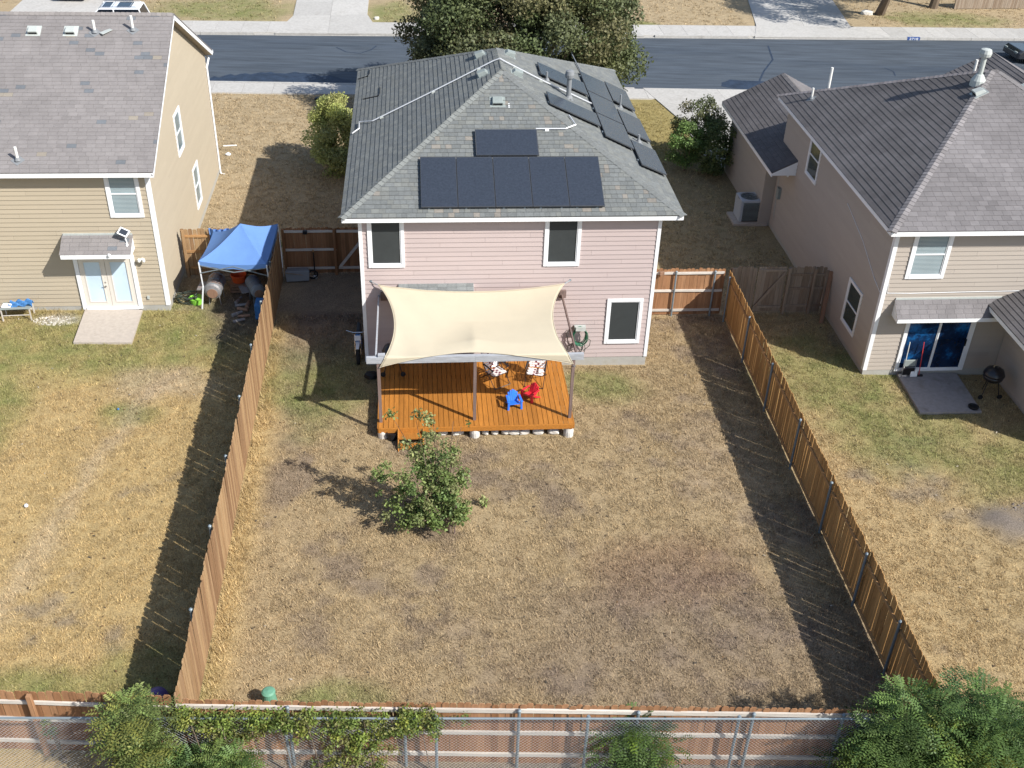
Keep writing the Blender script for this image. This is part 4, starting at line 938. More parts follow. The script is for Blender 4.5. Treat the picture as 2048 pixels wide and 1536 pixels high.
# ------------------------------------------------------------------ deck, pergola, sail
def deck():
    zt = .47; x0, x1, y0, y1 = -1.32, 4.42, 25.66, 29.45
    D = thing('deck', 'orange stained wooden deck behind the pink house', 'deck', (1.5, 27.5, 0)); o = wloc(D)
    n = 39; w = (x1-x0)/n; me = MB().box(-w/2+.0065, w/2-.0065, y0-27.5+.005, y1-27.5, -.03, 0).mesh('plank'); me.materials.append(DECKW)
    for i in range(n):
        ob = link('plank', me, D, (x0+w*(i+.5)-o.x, 0, zt-o.z+random.uniform(-.0015, .0015)))
    MB().box(x0, x1, y0-.036, y0, zt-.16, zt-.004).build('rim_board', DECKW, D); MB().box(x0-.036, x0-.001, y0, y1, zt-.17, zt-.004).build('rim_board', DECKW, D); MB().box(x1+.001, x1+.036, y0, y1, zt-.17, zt-.004).build('rim_board', DECKW, D)
    mb = MB()
    for y in np.arange(y0+.4, y1, .8): mb.box(x0+.05, x1-.05, y-.02, y+.02, zt-.17, zt-.032)
    mb.build('joist', POSTW, D)
    for k, x in enumerate((-1.2, 1.5, 4.3)):
        MB().lathe([(.12, 0), (.15, .02), (.155, .2), (.13, .32)], 14, (x, y0+.10, G(x)-.02)).build('pier', ROCK, D)
    # steps
    S = thing('steps', 'two low orange wooden steps in front of the deck', 'steps', (-.38, 25.5, .08))
    xa, xb = -.76, .0
    MB().box(xa+.02, xb-.02, y0-.34, y0-.045, .285, .318).build('tread', DECKW, S); MB().box(xa+.02, xb-.02, y0-.60, y0-.35, .13, .16).build('tread', DECKW, S)
    for x in (xa, xb-.035):
        mb = MB(); yy = [(y0-.04, .46), (y0-.04, .06), (y0-.66, .06), (y0-.66, .12)]
        mb.add([(x, a, b) for a, b in yy]+[(x+.035, a, b) for a, b in yy], [(0, 1, 2, 3), (7, 6, 5, 4), (0, 4, 5, 1), (1, 5, 6, 2), (2, 6, 7, 3), (3, 7, 4, 0)]); mb.build('stringer', DECKW, S)
    # pergola
    P = thing('pergola', 'grey wooden post and beam frame standing on the deck', 'pergola', (1.5, 27, zt)); yp = 25.98
    for x in (-1.25, 1.5, 4.34): MB().box(x-.045, x+.045, yp-.045, yp+.045, zt, 2.54).build('post', POSTW, P)
    MB().box(-1.58, 1.498, yp-.06, yp+.06, 2.54, 2.73).build('beam', BEAMW, P); MB().box(1.502, 4.62, yp-.06, yp+.06, 2.54, 2.73).build('beam', BEAMW, P)
    for x in (-1.31, 4.41): mb = MB().beam((x, yp+.08, 2.70), (x, 29.6, 2.64), .045, .09); mb.build('side_beam', BEAMW if x < 0 else POSTW, P)
    mb = MB(); mb.box(-1.25, -1.05, yp-.03, yp+.1, 2.732, 2.80); mb.build('block', BEAMW, P)
    for x in (-1.2, 4.38): MB().box(x-.05, x+.16, 29.50, 29.60, 2.55, 2.80).build('bracket', POSTW, P)
    # sail
    c = {'BL': V((-1.22, 25.90, 2.42)), 'BR': V((4.33, 25.90, 2.36)), 'TL': V((-1.32, 29.52, 3.10)), 'TR': V((4.47, 29.50, 3.07))}
    def cat(t): return 4*t*(1-t)
    N, M = 64, 56; vs = []; yfb = yp-.078; v0 = .10
    for j in range(M+1):
        v = j/M
        for i in range(N+1):
            u = i/N; k = min(1, u/.24, (1-u)/.31)
            zF = 2.42+(2.756-2.42)*k**.85; inner = max(0, min(1, (u-.24)/.45)); yF = yfb+(.20*math.sin(PI*inner) if 0 < inner < 1 else 0)
            B = c['TL'].lerp(c['TR'], u); B.y -= .30*cat(u); B.z -= .10*cat(u)
            xl, xr_ = -1.22-.10*v+.47*cat(v)**.95, 4.33+.14*v-.50*cat(v)**.95
            x = xl+(xr_-xl)*u
            if v < v0: y = yF; z = zF+(2.758-zF)*(v/v0)
            else:
                w = (v-v0)/(1-v0); y = yF+(B.y-yF)*w; z = 2.758+(B.z-2.758)*w-.13*cat(u)*cat(w)
                dx = x-1.5; z += .21*math.exp(-abs(dx)/(.50 if dx < 0 else 1.3))*max(0, 1-w/.55)*min(1, w*6)
                z += .012*math.sin(u*34+v*9)*math.exp(-u*5)+.022*math.sin(w*26+u*30)*math.exp(-(1-u)*6)*math.exp(-w*3)*min(1, w*8)
                if y < yp+.075: z = max(z, 2.742)
            vs.append(V((x, y, z)))
    fs = [(j*(N+1)+i, j*(N+1)+i+1, (j+1)*(N+1)+i+1, (j+1)*(N+1)+i) for j in range(M) for i in range(N)]
    T = thing('shade_sail', 'cream shade sail stretched over the deck from house to posts', 'shade sail', (1.5, 27.6, 2.7))
    mb = MB(); mb.add(vs, fs); ob = mb.build('cloth', SAIL, T, smooth=True); sm = ob.modifiers.new('thickness', 'SOLIDIFY'); sm.thickness = .005
    edge = [vs[i] for i in range(N+1)]+[vs[j*(N+1)+N] for j in range(1, M+1)]+[vs[M*(N+1)+i] for i in range(N-1, -1, -1)]+[vs[j*(N+1)] for j in range(M-1, 0, -1)]
    mb = MB(); mb.tube(edge, .012, 5, closed=True); mb.build('hem', SAIL, T)
    for k, q in (('TL', (-1.53, 29.6, 3.18)), ('TR', (4.66, 29.6, 3.13)), ('BL', (-1.26, 25.94, 2.36)), ('BR', (4.37, 25.94, 2.31))):
        mb = MB(); mb.tube([c[k], q], .012, 5); q = V(q); mb.cyl(q, q+V((0, .03, 0)), .035, .035, 8); mb.build('turnbuckle', STEEL, T)
deck()

def rock_mesh(sx, sy, sz, seed):
    bm = bmesh.new(); bmesh.ops.create_icosphere(bm, subdivisions=2, radius=1); r = random.Random(seed)
    for v in bm.verts:
        p = v.co.copy(); m = max(abs(p.x), abs(p.y), abs(p.z)); p = p.lerp(p/m, .55); k = r.uniform(.88, 1.08); v.co = V((p.x*sx*k, p.y*sy*k, p.z*sz*k))
    me = bpy.data.meshes.new('rock'); bm.to_mesh(me); bm.free(); me.materials.append(ROCK); return me
ordn = ['nearest the steps', 'second from the steps', 'just right of the middle pier', 'fourth from the right pier end', 'fifth from the corner pier', 'in the middle of the right half', 'third from the corner pier', 'second from the corner pier', 'closest to the corner pier']
for k, x in enumerate((.55, 1.0, 1.82, 2.1, 2.42, 2.66, 2.98, 3.4, 3.86)):
    tag(link('rock', rock_mesh(random.uniform(.10, .19), .12, random.uniform(.09, .13), k), None, (x, 25.86, G(x)+.09), random.uniform(-.3, .3)), 'white limestone block under the deck front, '+ordn[k], 'rock', 'white blocks under the deck edge')
t = MB().lathe([(.10, 0), (.13, .02), (.15, .24), (.155, .26), (.135, .26), (.125, .2)], 14).build('plant_pot', BLACKP, None); t.location = (-.93, 25.62, G(-.9)); tag(t, 'dark plant pot tucked beside the deck steps', 'plant pot')

# ------------------------------------------------------------------ things on the deck
def lawn_chair():
    C = thing('lawn_chair', '', 'lawn chair')
    sw, sd, bh = .50, .46, .62; tilt = .38
    A = V((0, -sd/2, .40)); Bp = V((0, sd/2, .36)); top = Bp+V((0, math.sin(tilt)*bh, math.cos(tilt)*bh))
    def panel(a, b, nm, n, m2):
        d = b-a; L = d.length; d.normalize(); nn = V((1, 0, 0)).cross(d); mb = MB(); md = MB()
        for i in range(n):
            p = a+d*(L*(i+.5)/n); w = L/n*.36; e = sw/2+(.02 if i % 2 else -.01)
            (mb).hexa([p-V((e, 0, 0))-d*w, p+V((e, 0, 0))-d*w, p+V((e, 0, 0))+d*w, p-V((e, 0, 0))+d*w]+[p+q+nn*.006 for q in (-V((e, 0, 0))-d*w, V((e, 0, 0))-d*w, V((e, 0, 0))+d*w, -V((e, 0, 0))+d*w)])
        for i in range(6):
            x = -sw/2+.05+(sw-.1)*i/5; tgt = md if i in (2, 3) else mb
            for j in range(n):
                if (i+j) % 2: continue
                p = a+d*(L*(j+.5)/n)+nn*.008; w = L/n*.5; e = .028
                tgt.hexa([p+V((x-e, 0, 0))-d*w, p+V((x+e, 0, 0))-d*w, p+V((x+e, 0, 0))+d*w, p+V((x-e, 0, 0))+d*w]+[p+nn*.005+q for q in (V((x-e, 0, 0))-d*w, V((x+e, 0, 0))-d*w, V((x+e, 0, 0))+d*w, V((x-e, 0, 0))+d*w)])
        o = mb.build(nm, WEBW, C, local=True); md.build('stripe', WEBR, o, local=True)
    panel(A, Bp, 'seat', 6, 0); panel(Bp+V((0, .02, .03)), top, 'backrest', 8, 0)
    mb = MB(); w = sw/2+.02; r = .011
    mb.tube([(-w, -sd/2, .40), (-w, sd/2, .36), (-w, top.y, top.z), (w, top.y, top.z), (w, sd/2, .36), (w, -sd/2, .40)], r, 6, True)
    for s in (-1, 1):
        x = s*(w+.02); mb.tube([(x, sd/2+.22, .01), (x, -sd/2+.02, .58), (x, sd/2+.05, .60)], r, 6); mb.tube([(x, -sd/2-.12, .01), (x, sd/2+.1, .60)], r, 6)
        mb.box(x-.022, x+.022, -sd/2, sd/2+.06, .60, .622)
    mb.tube([(-w-.02, -sd/2-.12, .015), (w+.02, -sd/2-.12, .015)], r, 6); mb.tube([(-w-.02, sd/2+.22, .015), (w+.02, sd/2+.22, .015)], r, 6)
    mb.build('frame', BLACKM, C, local=True); return C
c1 = lawn_chair(); c1.location = (2.28, 27.95, .472); c1.rotation_euler.z = .55; c1['label'] = 'white and maroon webbed lawn chair beside the middle post, turned right'; c1['group'] = 'webbed lawn chairs on the deck'
duptree(c1, (3.50, 27.9, .472), -.25, 'white and maroon webbed lawn chair right of the round table', 'webbed lawn chairs on the deck')
T = thing('side_table', 'small round black table between the two webbed lawn chairs', 'table', (2.86, 28.95, .472))
MB().lathe([(.28, .46), (.31, .47), (.31, .49), (.29, .5)], 20).build('table_top', DARKPIPE, T, local=True)
for k in range(4):
    a = PI/4+k*PI/2; MB().tube([(.24*math.cos(a), .24*math.sin(a), .46), (.2*math.cos(a), .2*math.sin(a), .2), (.28*math.cos(a), .28*math.sin(a), 0)], .011, 6).build('leg', BLACKM, T, local=True)
def kettle(loc, label, s=1.):
    K = thing('kettle_grill', label, 'grill', loc)
    MB().lathe([(.03, .48*s), (.16*s, .50*s), (.25*s, .58*s), (.28*s, .70*s)], 20).build('bowl', BLACKM, K, local=True, smooth=True)
    l = MB().lathe([(.285*s, .70*s), (.28*s, .74*s), (.22*s, .86*s), (.10*s, .93*s), (.02, .94*s)], 20).build('lid', BLACKM, K, local=True, smooth=True)
    MB().tube([(-.07, 0, .93*s), (-.06, 0, .985*s), (.06, 0, .985*s), (.07, 0, .93*s)], .012, 6).build('handle', CHROME, l, local=True)
    for k in range(3):
        a = PI/2+k*2*PI/3; MB().tube([(.16*s*math.cos(a), .16*s*math.sin(a), .55*s), (.30*s*math.cos(a), .30*s*math.sin(a), .0)], .014, 6).build('leg', BLACKM, K, local=True)
    for k in (0, 1):
        a = PI/2+(k+1)*2*PI/3; p = V((.31*s*math.cos(a), .31*s*math.sin(a), .08)); MB().cyl(p-V((0, .02, 0)), p+V((0, .02, 0)), .08, .08, 14).build('wheel', RUBBER, K, local=True)
    return K
kettle((-.92, 28.55, .472), 'black kettle grill at the deck corner behind the sail', 1.15)
kettle((18.35, 27.75, G(18.3)), 'black kettle grill in the shade beside the beige patio', 1.2)
def kid_chair(loc, rz, m, label):
    C = thing('kids_chair', label, 'chair', loc, rz, 'small plastic chairs on the deck')
    mb = MB(); mb.hexa([(-.16, -.18, .17), (.16, -.18, .17), (.14, .12, .10), (-.14, .12, .10), (-.16, -.18, .205), (.16, -.18, .205), (.14, .12, .135), (-.14, .12, .135)])
    mb.build('seat', m, C, local=True, bevel=.012)
    mb = MB(); n = 5
    for i in range(n):
        x = -.15+.3*(i+.5)/n; tp = .45-.06*abs(i-2)**1.3*.6; mb.hexa([(x-.028, .10, .12), (x+.028, .10, .12), (x+.028, .125, .12), (x-.028, .125, .12), (x-.03, .235, tp), (x+.03, .235, tp), (x+.03, .26, tp), (x-.03, .26, tp)])
    mb.beam((-.15, .2, .3), (.15, .2, .3), .02, .05); mb.build('backrest', m, C, local=True, bevel=.006)
    for s in (-1, 1):
        mb = MB(); mb.hexa([(s*.20-.04, -.22, .27), (s*.20+.04, -.22, .27), (s*.19+.03, .2, .27), (s*.19-.03, .2, .27), (s*.20-.04, -.22, .295), (s*.20+.04, -.22, .295), (s*.19+.03, .2, .295), (s*.19-.03, .2, .295)])
        mb.build('armrest', m, C, local=True, bevel=.01)
        mb = MB(); mb.hexa([(s*.20-.03, -.2, 0), (s*.20+.03, -.2, 0), (s*.20+.03, -.13, 0), (s*.20-.03, -.13, 0), (s*.19-.03, -.2, .27), (s*.19+.03, -.2, .27), (s*.19+.03, -.13, .27), (s*.19-.03, -.13, .27)]); mb.build('leg', m, C, local=True)
        mb = MB(); mb.hexa([(s*.19-.02, .2, 0), (s*.19+.02, .2, 0), (s*.19+.02, .27, 0), (s*.19-.02, .27, 0), (s*.17-.02, -.02, .12), (s*.17+.02, -.02, .12), (s*.17+.02, .06, .12), (s*.17-.02, .06, .12)]); mb.build('leg', m, C, local=True)
    return C
kid_chair((2.72, 26.62, .472), .12, BLUEP, 'small blue plastic kids armchair on the deck')
kid_chair((3.25, 27.02, .472), -.75, REDP, 'small red plastic kids armchair on the deck')

# hose on the pink wall
def ring(c, rx, rz, d=(1, 0, 0), n=26, j=.0, r=None):
    return [V((c[0]+rx*math.cos(2*PI*k/n), c[1]-(r or random).uniform(0, j), c[2]+rz*math.sin(2*PI*k/n))) for k in range(n)]
T = thing('garden_hose', 'green garden hose coiled on a pale wall hanger by the window', 'hose', (5.05, 29.5, 1.2))
mb = MB(); mb.box(4.88, 5.24, 29.48, 29.60, 1.38, 1.50); mb.box(4.95, 5.17, 29.36, 29.48, 1.40, 1.46); mb.box(4.90, 5.22, 29.33, 29.37, 1.42, 1.56); mb.build('hanger', VENTL, T)
mb = MB()
for k in range(7): mb.tube(ring((5.05+random.uniform(-.03, .03), 29.50-.02*k, 1.16+random.uniform(-.03, .03)), .19+.02*random.random()+.008*k, .30+.02*random.random(), j=.02), .013, 5, True)
mb.build('coil', HOSEG, T)
mb = MB()
for rx, rz, dz, dx in ((.20, .22, .72, -.02), (.24, .28, .62, -.1), (.17, .25, .66, .08)): mb.tube(ring((5.02+dx, 29.50, dz), rx, rz, j=.03), .011, 5, True)
mb.tube([(4.70, 29.55, 1.0), (4.62, 29.5, 1.25), (4.80, 29.5, 1.45), (4.95, 29.45, 1.47)], .011, 5); mb.tube([(5.28, 29.45, 1.1), (5.42, 29.45, 1.0), (5.40, 29.45, .8), (5.2, 29.45, .6)], .011, 5); mb.build('loose_loop', HOSED, T)

# motorbike leaning by the house corner
T = thing('motorcycle', 'black dirt bike parked at the shaded corner of the pink house', 'motorcycle', (-2.06, 30.2, G(-2)), 0)
for y in (-.42, .75):
    mb = MB(); mb.tube([(0, y+.29*math.cos(2*PI*k/20), .31+.29*math.sin(2*PI*k/20)) for k in range(20)], .055, 8, True); w = mb.build('wheel', RUBBER, T, local=True)
    mb = MB(); mb.cyl((-.04, y, .31), (.04, y, .31), .05, .05, 10); [mb.beam((0, y, .31), (0, y+.26*math.cos(a), .31+.26*math.sin(a)), .008, .008, (1, 0, 0)) for a in np.arange(0, 2*PI, PI/5)]; mb.build('rim', CHROME, w, local=True)
MB().hexa([(-.05, -.75, .70), (.05, -.75, .70), (.07, -.1, .64), (-.07, -.1, .64), (-.04, -.78, .73), (.04, -.78, .73), (.06, -.1, .67), (-.06, -.1, .67)]).build('fender', WHITE, T, local=True)
MB().hexa([(-.08, .0, .72), (.08, .0, .72), (.07, .7, .76), (-.07, .7, .76), (-.06, .0, .82), (.06, .0, .82), (.06, .72, .84), (-.06, .72, .84)]).build('seat', BLACKP, T, local=True, bevel=.02)
MB().hexa([(-.13, -.25, .55), (.13, -.25, .55), (.10, .1, .5), (-.10, .1, .5), (-.11, -.2, .88), (.11, -.2, .88), (.07, .08, .8), (-.07, .08, .8)]).build('tank', CLOTHB, T, local=True, bevel=.03)
MB().box(-.12, .12, -.15, .35, .25, .55).build('engine', DARKPIPE, T, local=True, bevel=.03)
mb = MB(); mb.tube([(-.36, -.12, 1.03), (-.15, -.2, 1.0), (.15, -.2, 1.0), (.36, -.12, 1.03)], .014, 6); mb.tube([(-.09, -.25, .95), (-.09, -.42, .31)], .02, 6); mb.tube([(.09, -.25, .95), (.09, -.42, .31)], .02, 6); mb.build('handlebar', CHROME, T, local=True)
MB().box(-.10, .10, -.36, -.32, .78, .96).build('number_plate', WHITE, T, local=True, bevel=.01)
t = MB().lathe([(.12, 0), (.2, .05), (.17, .16), (.06, .2)], 10).build('fire_pit_bowl', BLACKP, None); t.location = (-1.62, 28.9, G(-1.6)); t.scale = (1.2, 1, .9); tag(t, 'low black bowl in the shade beside the deck', 'bowl')

# ------------------------------------------------------------------ left yard
PADO = struct(MB().prism([(-11.4, 32.98), (-9.5, 32.98), (-9.43, 30.86), (-11.27, 30.86)], -.10, .075, G).build('patio_slab', PAD))
PAD_SHADED = mat('shaded_patio_concrete', (.27, .25, .245), .85, var=.12, scale=1.6, scale2=9, col2=(.21, .185, .17), thr=(.55, .7), bump=.2)  # darker copy of the patio concrete, shade on this slab put into its colour
PADR = struct(MB().prism([(15.75, 28.98), (17.82, 28.98), (17.7, 26.75), (15.64, 26.71)], -.10, .09, G).build('patio_slab', PAD_SHADED))
def canopy():
    T = thing('canopy_tent', 'blue pop up canopy tent with white legs by the fence', 'canopy', (-6.3, 34.2, G(-6.3)))
    C = [V((-7.42, 33.12, 2.12)), V((-5.16, 32.95, 2.08)), V((-5.02, 35.55, 2.30)), V((-7.25, 35.35, 2.12))]; pk = V((-6.1, 34.3, 2.92))
    N = 10; mb = MB(); vs = []; fs = []
    for s in range(4):
        a, b = C[s], C[(s+1) % 4]; n0 = len(vs)
        for j in range(N+1):
            for i in range(N+1):
                u, v = i/N, j/N; e = a.lerp(b, u); p = e.lerp(pk, v); sag = .10*4*u*(1-u)*(1-v)+.12*math.sin(PI*v)*(1-v*.3); p.z -= sag; vs.append(p)
        fs += [(n0+j*(N+1)+i, n0+j*(N+1)+i+1, n0+(j+1)*(N+1)+i+1, n0+(j+1)*(N+1)+i) for j in range(N) for i in range(N)]
        n1 = len(vs)
        for i in range(N+1):
            e = a.lerp(b, i/N)-V((0, 0, .10*4*(i/N)*(1-i/N))); vs += [e, e-V((0, 0, .17+.02*math.sin(i*2.2)))]
        fs += [(n1+2*i+1, n1+2*i+3, n1+2*i+2, n1+2*i) for i in range(N)]
    mb.add(vs, fs); o = mb.build('canopy_cloth', BLUECLOTH, T, smooth=False); o.modifiers.new('thickness', 'SOLIDIFY').thickness = .006
    for k, c in enumerate(C):
        b = V((c.x, c.y, G(c.x))); b = b+V((-.12, .05, 0)) if k == 0 else b
        mb = MB(); mb.beam(b, V((c.x+.03, c.y+.02, 1.15)), .045, .045, (0, 1, 0)); mb.beam(V((c.x+.03, c.y+.02, 1.1)), c-V((0, 0, .05)), .035, .035, (0, 1, 0)); mb.build('leg', WHITE, T)
    mb = MB()
    for s in range(4):
        a, b = C[s]-V((0, 0, .16)), C[(s+1) % 4]-V((0, 0, .16)); m = a.lerp(b, .5)
        mb.beam(a, m-V((0, 0, .22)), .02, .03); mb.beam(a-V((0, 0, .3)), m, .02, .03); mb.beam(b, m-V((0, 0, .22)), .02, .03); mb.beam(b-V((0, 0, .3)), m, .02, .03)
    mb.build('truss', STEEL, T)
    # a second blue cloth hung behind
    mb = MB(); N = 14
    vs = [V((-7.42+.72*i/N, 35.46+.035*math.sin(i*1.7)-(.05 if j == 0 else 0), 2.22-1.1*j/4-.06*math.sin(i/N*PI))) for j in range(5) for i in range(N+1)]
    mb.add(vs, [(j*(N+1)+i, (j+1)*(N+1)+i, (j+1)*(N+1)+i+1, j*(N+1)+i+1) for j in range(4) for i in range(N)]); o = mb.build('hanging_cloth', BLUECLOTH, None)
    o.modifiers.new('thickness', 'SOLIDIFY').thickness = .005; tag(o, 'blue cloth hanging over the fence behind the canopy tent', 'cloth')
canopy()
def smoker(loc, rz, L, r, label, m):
    T = thing('barrel_smoker', label, 'smoker', loc, rz, 'barrel smokers under the canopy')
    mb = MB(); n = 20; zc = .62
    for (y, rr) in ((-L/2, r*.55), (-L/2-.06, r*.2)): pass
    mb.lathe([(r*.3, -L/2-.07), (r*.8, -L/2-.03), (r, -L/2+.02), (r, L/2-.02), (r*.8, L/2+.03), (r*.3, L/2+.07)], n, (0, 0, zc), (0, 1, 0)); mb.build('drum', m, T, local=True, smooth=False)
    mb = MB()
    for y in (-L/2+.03, -.01, L/2-.03): mb.lathe([(r+.001, y-.012), (r+.012, y-.008), (r+.012, y+.008), (r+.001, y+.012)], n, (0, 0, zc), (0, 1, 0))
    mb.build('hoop', STEEL, T, local=True)
    mb = MB(); mb.lathe([(r*.62, 0), (r*.60, .012)], n, (0, -L/2-.065, zc-.06), (0, -1, 0)); mb.build('end_plate', LUMB, T, local=True)
    mb = MB(); mb.tube([(r*.5, -L/4, zc+r*.95), (r*.75, -L/4, zc+r*.95), (r*.75, L/4, zc+r*.95), (r*.5, L/4, zc+r*.95)], .012, 6); mb.build('handle', BLACKM, T, local=True)
    for x in (-r*.7, r*.7):
        for y in (-L/3, L/3): MB().beam((x, y, 0), (x*.8, y, zc-r*.55), .03, .03, (0, 1, 0)).build('leg', RUST, T, local=True)
    mb = MB(); mb.box(-r-.28, -r-.02, -L/3, L/3, zc-.05, zc-.02); mb.build('side_shelf', RUST, T, local=True)
smoker((-7.12, 33.75, G(-7)), -.05, .85, .29, 'large grey barrel smoker with rusty end plate, nearest the white leg', RUST)
smoker((-5.75, 33.7, G(-5.7)), .38, .8, .24, 'smaller dark barrel smoker next to the long fence', DARKPIPE)
t = MB().lathe([(.20, 0), (.22, .01), (.27, .26), (.285, .27), (.27, .29), (.24, .24), (.2, .05)], 18).build('bucket', ORANGEP, None); t.location = (-6.42, 34.55, G(-6.4)+.35); tag(t, 'orange round tub between the two barrel smokers', 'bucket')
T = thing('crate', 'dark crate holding the orange tub under the canopy', 'crate', (-6.42, 34.55, G(-6.4)))
for z in (.02, .13, .24):
    for a, b in (((-.3, -.25), (.3, -.25)), ((-.3, .25), (.3, .25)), ((-.3, -.25), (-.3, .25)), ((.3, -.25), (.3, .25))): MB().beam((a[0], a[1], z+.04), (b[0], b[1], z+.04), .018, .085).build('slat', LUMB, T, local=True)
MB().box(-.3, .3, -.25, .25, .30, .345).build('lid', LUMB, T, local=True)
T = thing('pallet', 'old wooden pallet leaning on the fence under the canopy', 'pallet', (-6.9, 35.35, G(-7)))
for i in range(6): MB().hexa([(-.45, -.15+.02*i, .15*i+.02), (.45, -.15+.02*i, .15*i+.02), (.45, -.13+.02*i, .15*i+.02), (-.45, -.13+.02*i, .15*i+.02), (-.45, -.13+.02*i, .15*i+.13), (.45, -.13+.02*i, .15*i+.13), (.45, -.11+.02*i, .15*i+.13), (-.45, -.11+.02*i, .15*i+.13)]).build('slat', OLDWOOD, T, local=True)
for x in (-.4, 0, .4): MB().beam((x, -.09, 0), (x, .04, .95), .04, .08, (0, 1, 0)).build('rail', OLDWOOD, T, local=True)
spots = [(-6.25, 33.35, .2), (-6.15, 33.05, -.4), (-6.3, 32.75, .7), (-6.05, 32.6, .1), (-6.35, 33.6, 1.2), (-6.0, 33.3, 1.5), (-6.18, 32.3, .4)]
for k, (x, y, a) in enumerate(spots):
    mb = MB(); mb.cyl((-.2, 0, .06), (.2, 0, .07), .055+.01*(k % 3), .05, 8); o = mb.build('firewood_log', LUMB if k % 2 else RUST, None); o.location = (x, y, G(x)+(.05 if k in (4, 5) else 0)); o.rotation_euler.z = a; tag(o, ['reddish firewood log in the middle of the loose pile', 'grey firewood log beside the middle one of the pile', 'reddish firewood log second from the sunny pile end', 'grey firewood log next to the long fence side of the pile', 'raised reddish firewood log closest to the orange tub', 'raised grey firewood log lying across the pile back', 'reddish firewood log alone at the sunny end of the pile'][k], 'log', 'loose firewood pile under the canopy')
T = thing('hoop', 'thin dark wheel hoop lying at the edge of the fence shadow', 'hoop', (-6.62, 31.2, G(-6.6)+.03)); mb = MB(); mb.tube([(.14*math.cos(k*PI/10), .14*math.sin(k*PI/10), .02+.10*math.cos(k*PI/10)+.1) for k in range(20)], .012, 5, True); mb.build('ring', BLACKP, T, local=True)
t = MB().box(-.25, .25, -.3, .3, 0, .55).build('storage_tote', CLOTHB, None, bevel=.03); t.location = (-5.4, 32.75, G(-5.4)); tag(t, 'dark blue storage tote tight against the long fence', 'tote')
T = thing('garden_hose', 'dark hose heap over a lime green tub at the tan corner', 'hose', (-8.1, 33.6, G(-8)))
mb = MB()
for k in range(8): mb.tube([(random.uniform(-.06, .06)+(.22+.04*random.random())*math.cos(2*PI*i/22)*1.4, (.2+.05*random.random())*math.sin(2*PI*i/22), .10+.035*k+.06*math.sin(i*.6+k)) for i in range(22)], .014, 5, True)
mb.build('coil', HOSED, T, local=True)
t = MB().lathe([(.16, 0), (.2, .02), (.24, .22), (.25, .24), (.2, .22)], 16).build('green_tub', LIMEG, None); t.location = (-7.78, 33.55, G(-7.8)); tag(t, 'lime green tub half covered by the dark hose heap', 'tub')
# bench with cloth
T = thing('bench', 'small pale metal bench by the tan wall holding blue cloth', 'bench', (-13.45, 32.55, G(-13.4)), .05)
MB().box(-.48, .48, -.24, .24, .44, .47).build('seat', VENTM, T, local=True, bevel=.008)
for x in (-.45, .45):
    for y in (-.21, .21): MB().box(x-.018, x+.018, y-.018, y+.018, 0, .44).build('leg', RAIL, T, local=True)
mb = MB(); mb.box(-.45, .45, -.22, -.2, .2, .22); mb.box(-.45, .45, .2, .22, .2, .22); mb.build('stretcher', RAIL, T, local=True)
bm = bmesh.new(); bmesh.ops.create_grid(bm, x_segments=16, y_segments=10, size=1)
for v in bm.verts: x, y = v.co.x, v.co.y; v.co = V((x*.36, y*.17, .06+.05*math.sin(x*7+y*4)+.04*math.sin(y*9-x*3)))
bmesh.ops.solidify(bm, geom=bm.faces[:], thickness=.02); me = bpy.data.meshes.new('cloth'); bm.to_mesh(me); bm.free(); me.materials.append(CLOTHB)
tag(link('cloth', me, None, (-13.3, 32.6, G(-13.4)+.46), .05), 'crumpled blue cloth lying on the small bench', 'cloth')
t = MB().box(-.2, .1, -.12, .12, 0, .06).build('towel', WEBW, None, bevel=.02); t.location = (-13.68, 32.48, G(-13.5)+.472); tag(t, 'folded pink white towel on the small bench', 'towel')
for (x, y, m, l) in ((-10.48, 22.76, WHITE, 'small white ball lying on the golden lawn'), (-9.07, 27.16, CLOTHB, 'tiny dark blue cup on the golden lawn')):
    t = MB().lathe([(.01, 0), (.06, .02), (.075, .07), (.05, .12), (.01, .135)], 12).build('ball' if m is WHITE else 'cup', m, None, smooth=True); t.location = (x, y, G(x)); t.scale = (.75, .75, .75) if m is WHITE else (.5, .5, .5); tag(t, l, 'ball' if m is WHITE else 'cup')
t = MB().cyl((-.3, 0, .04), (.3, .08, .04), .035, .035, 8).build('pipe', PVCW, None); t.location = (-8.55, 47.9, G(-8.5)); tag(t, 'short white pipe lying on the side lawn', 'pipe')
t = MB().lathe([(.02, 0), (.10, .02), (.11, .08), (.03, .16)], 10).build('plastic_bag', WHITE, None); t.location = (-8.5, 46.9, G(-8.5)); t.scale = (1.2, .9, .8); tag(t, 'small white litter lump below the white pipe', 'litter')
t = MB().lathe([(.05, 0), (.17, .03), (.19, .16), (.1, .2)], 10).build('flower_pot', BLACKP, None); t.location = (-5.0, 54.2, G(-5)); tag(t, 'dark pot on the front lawn near the sidewalk', 'pot')

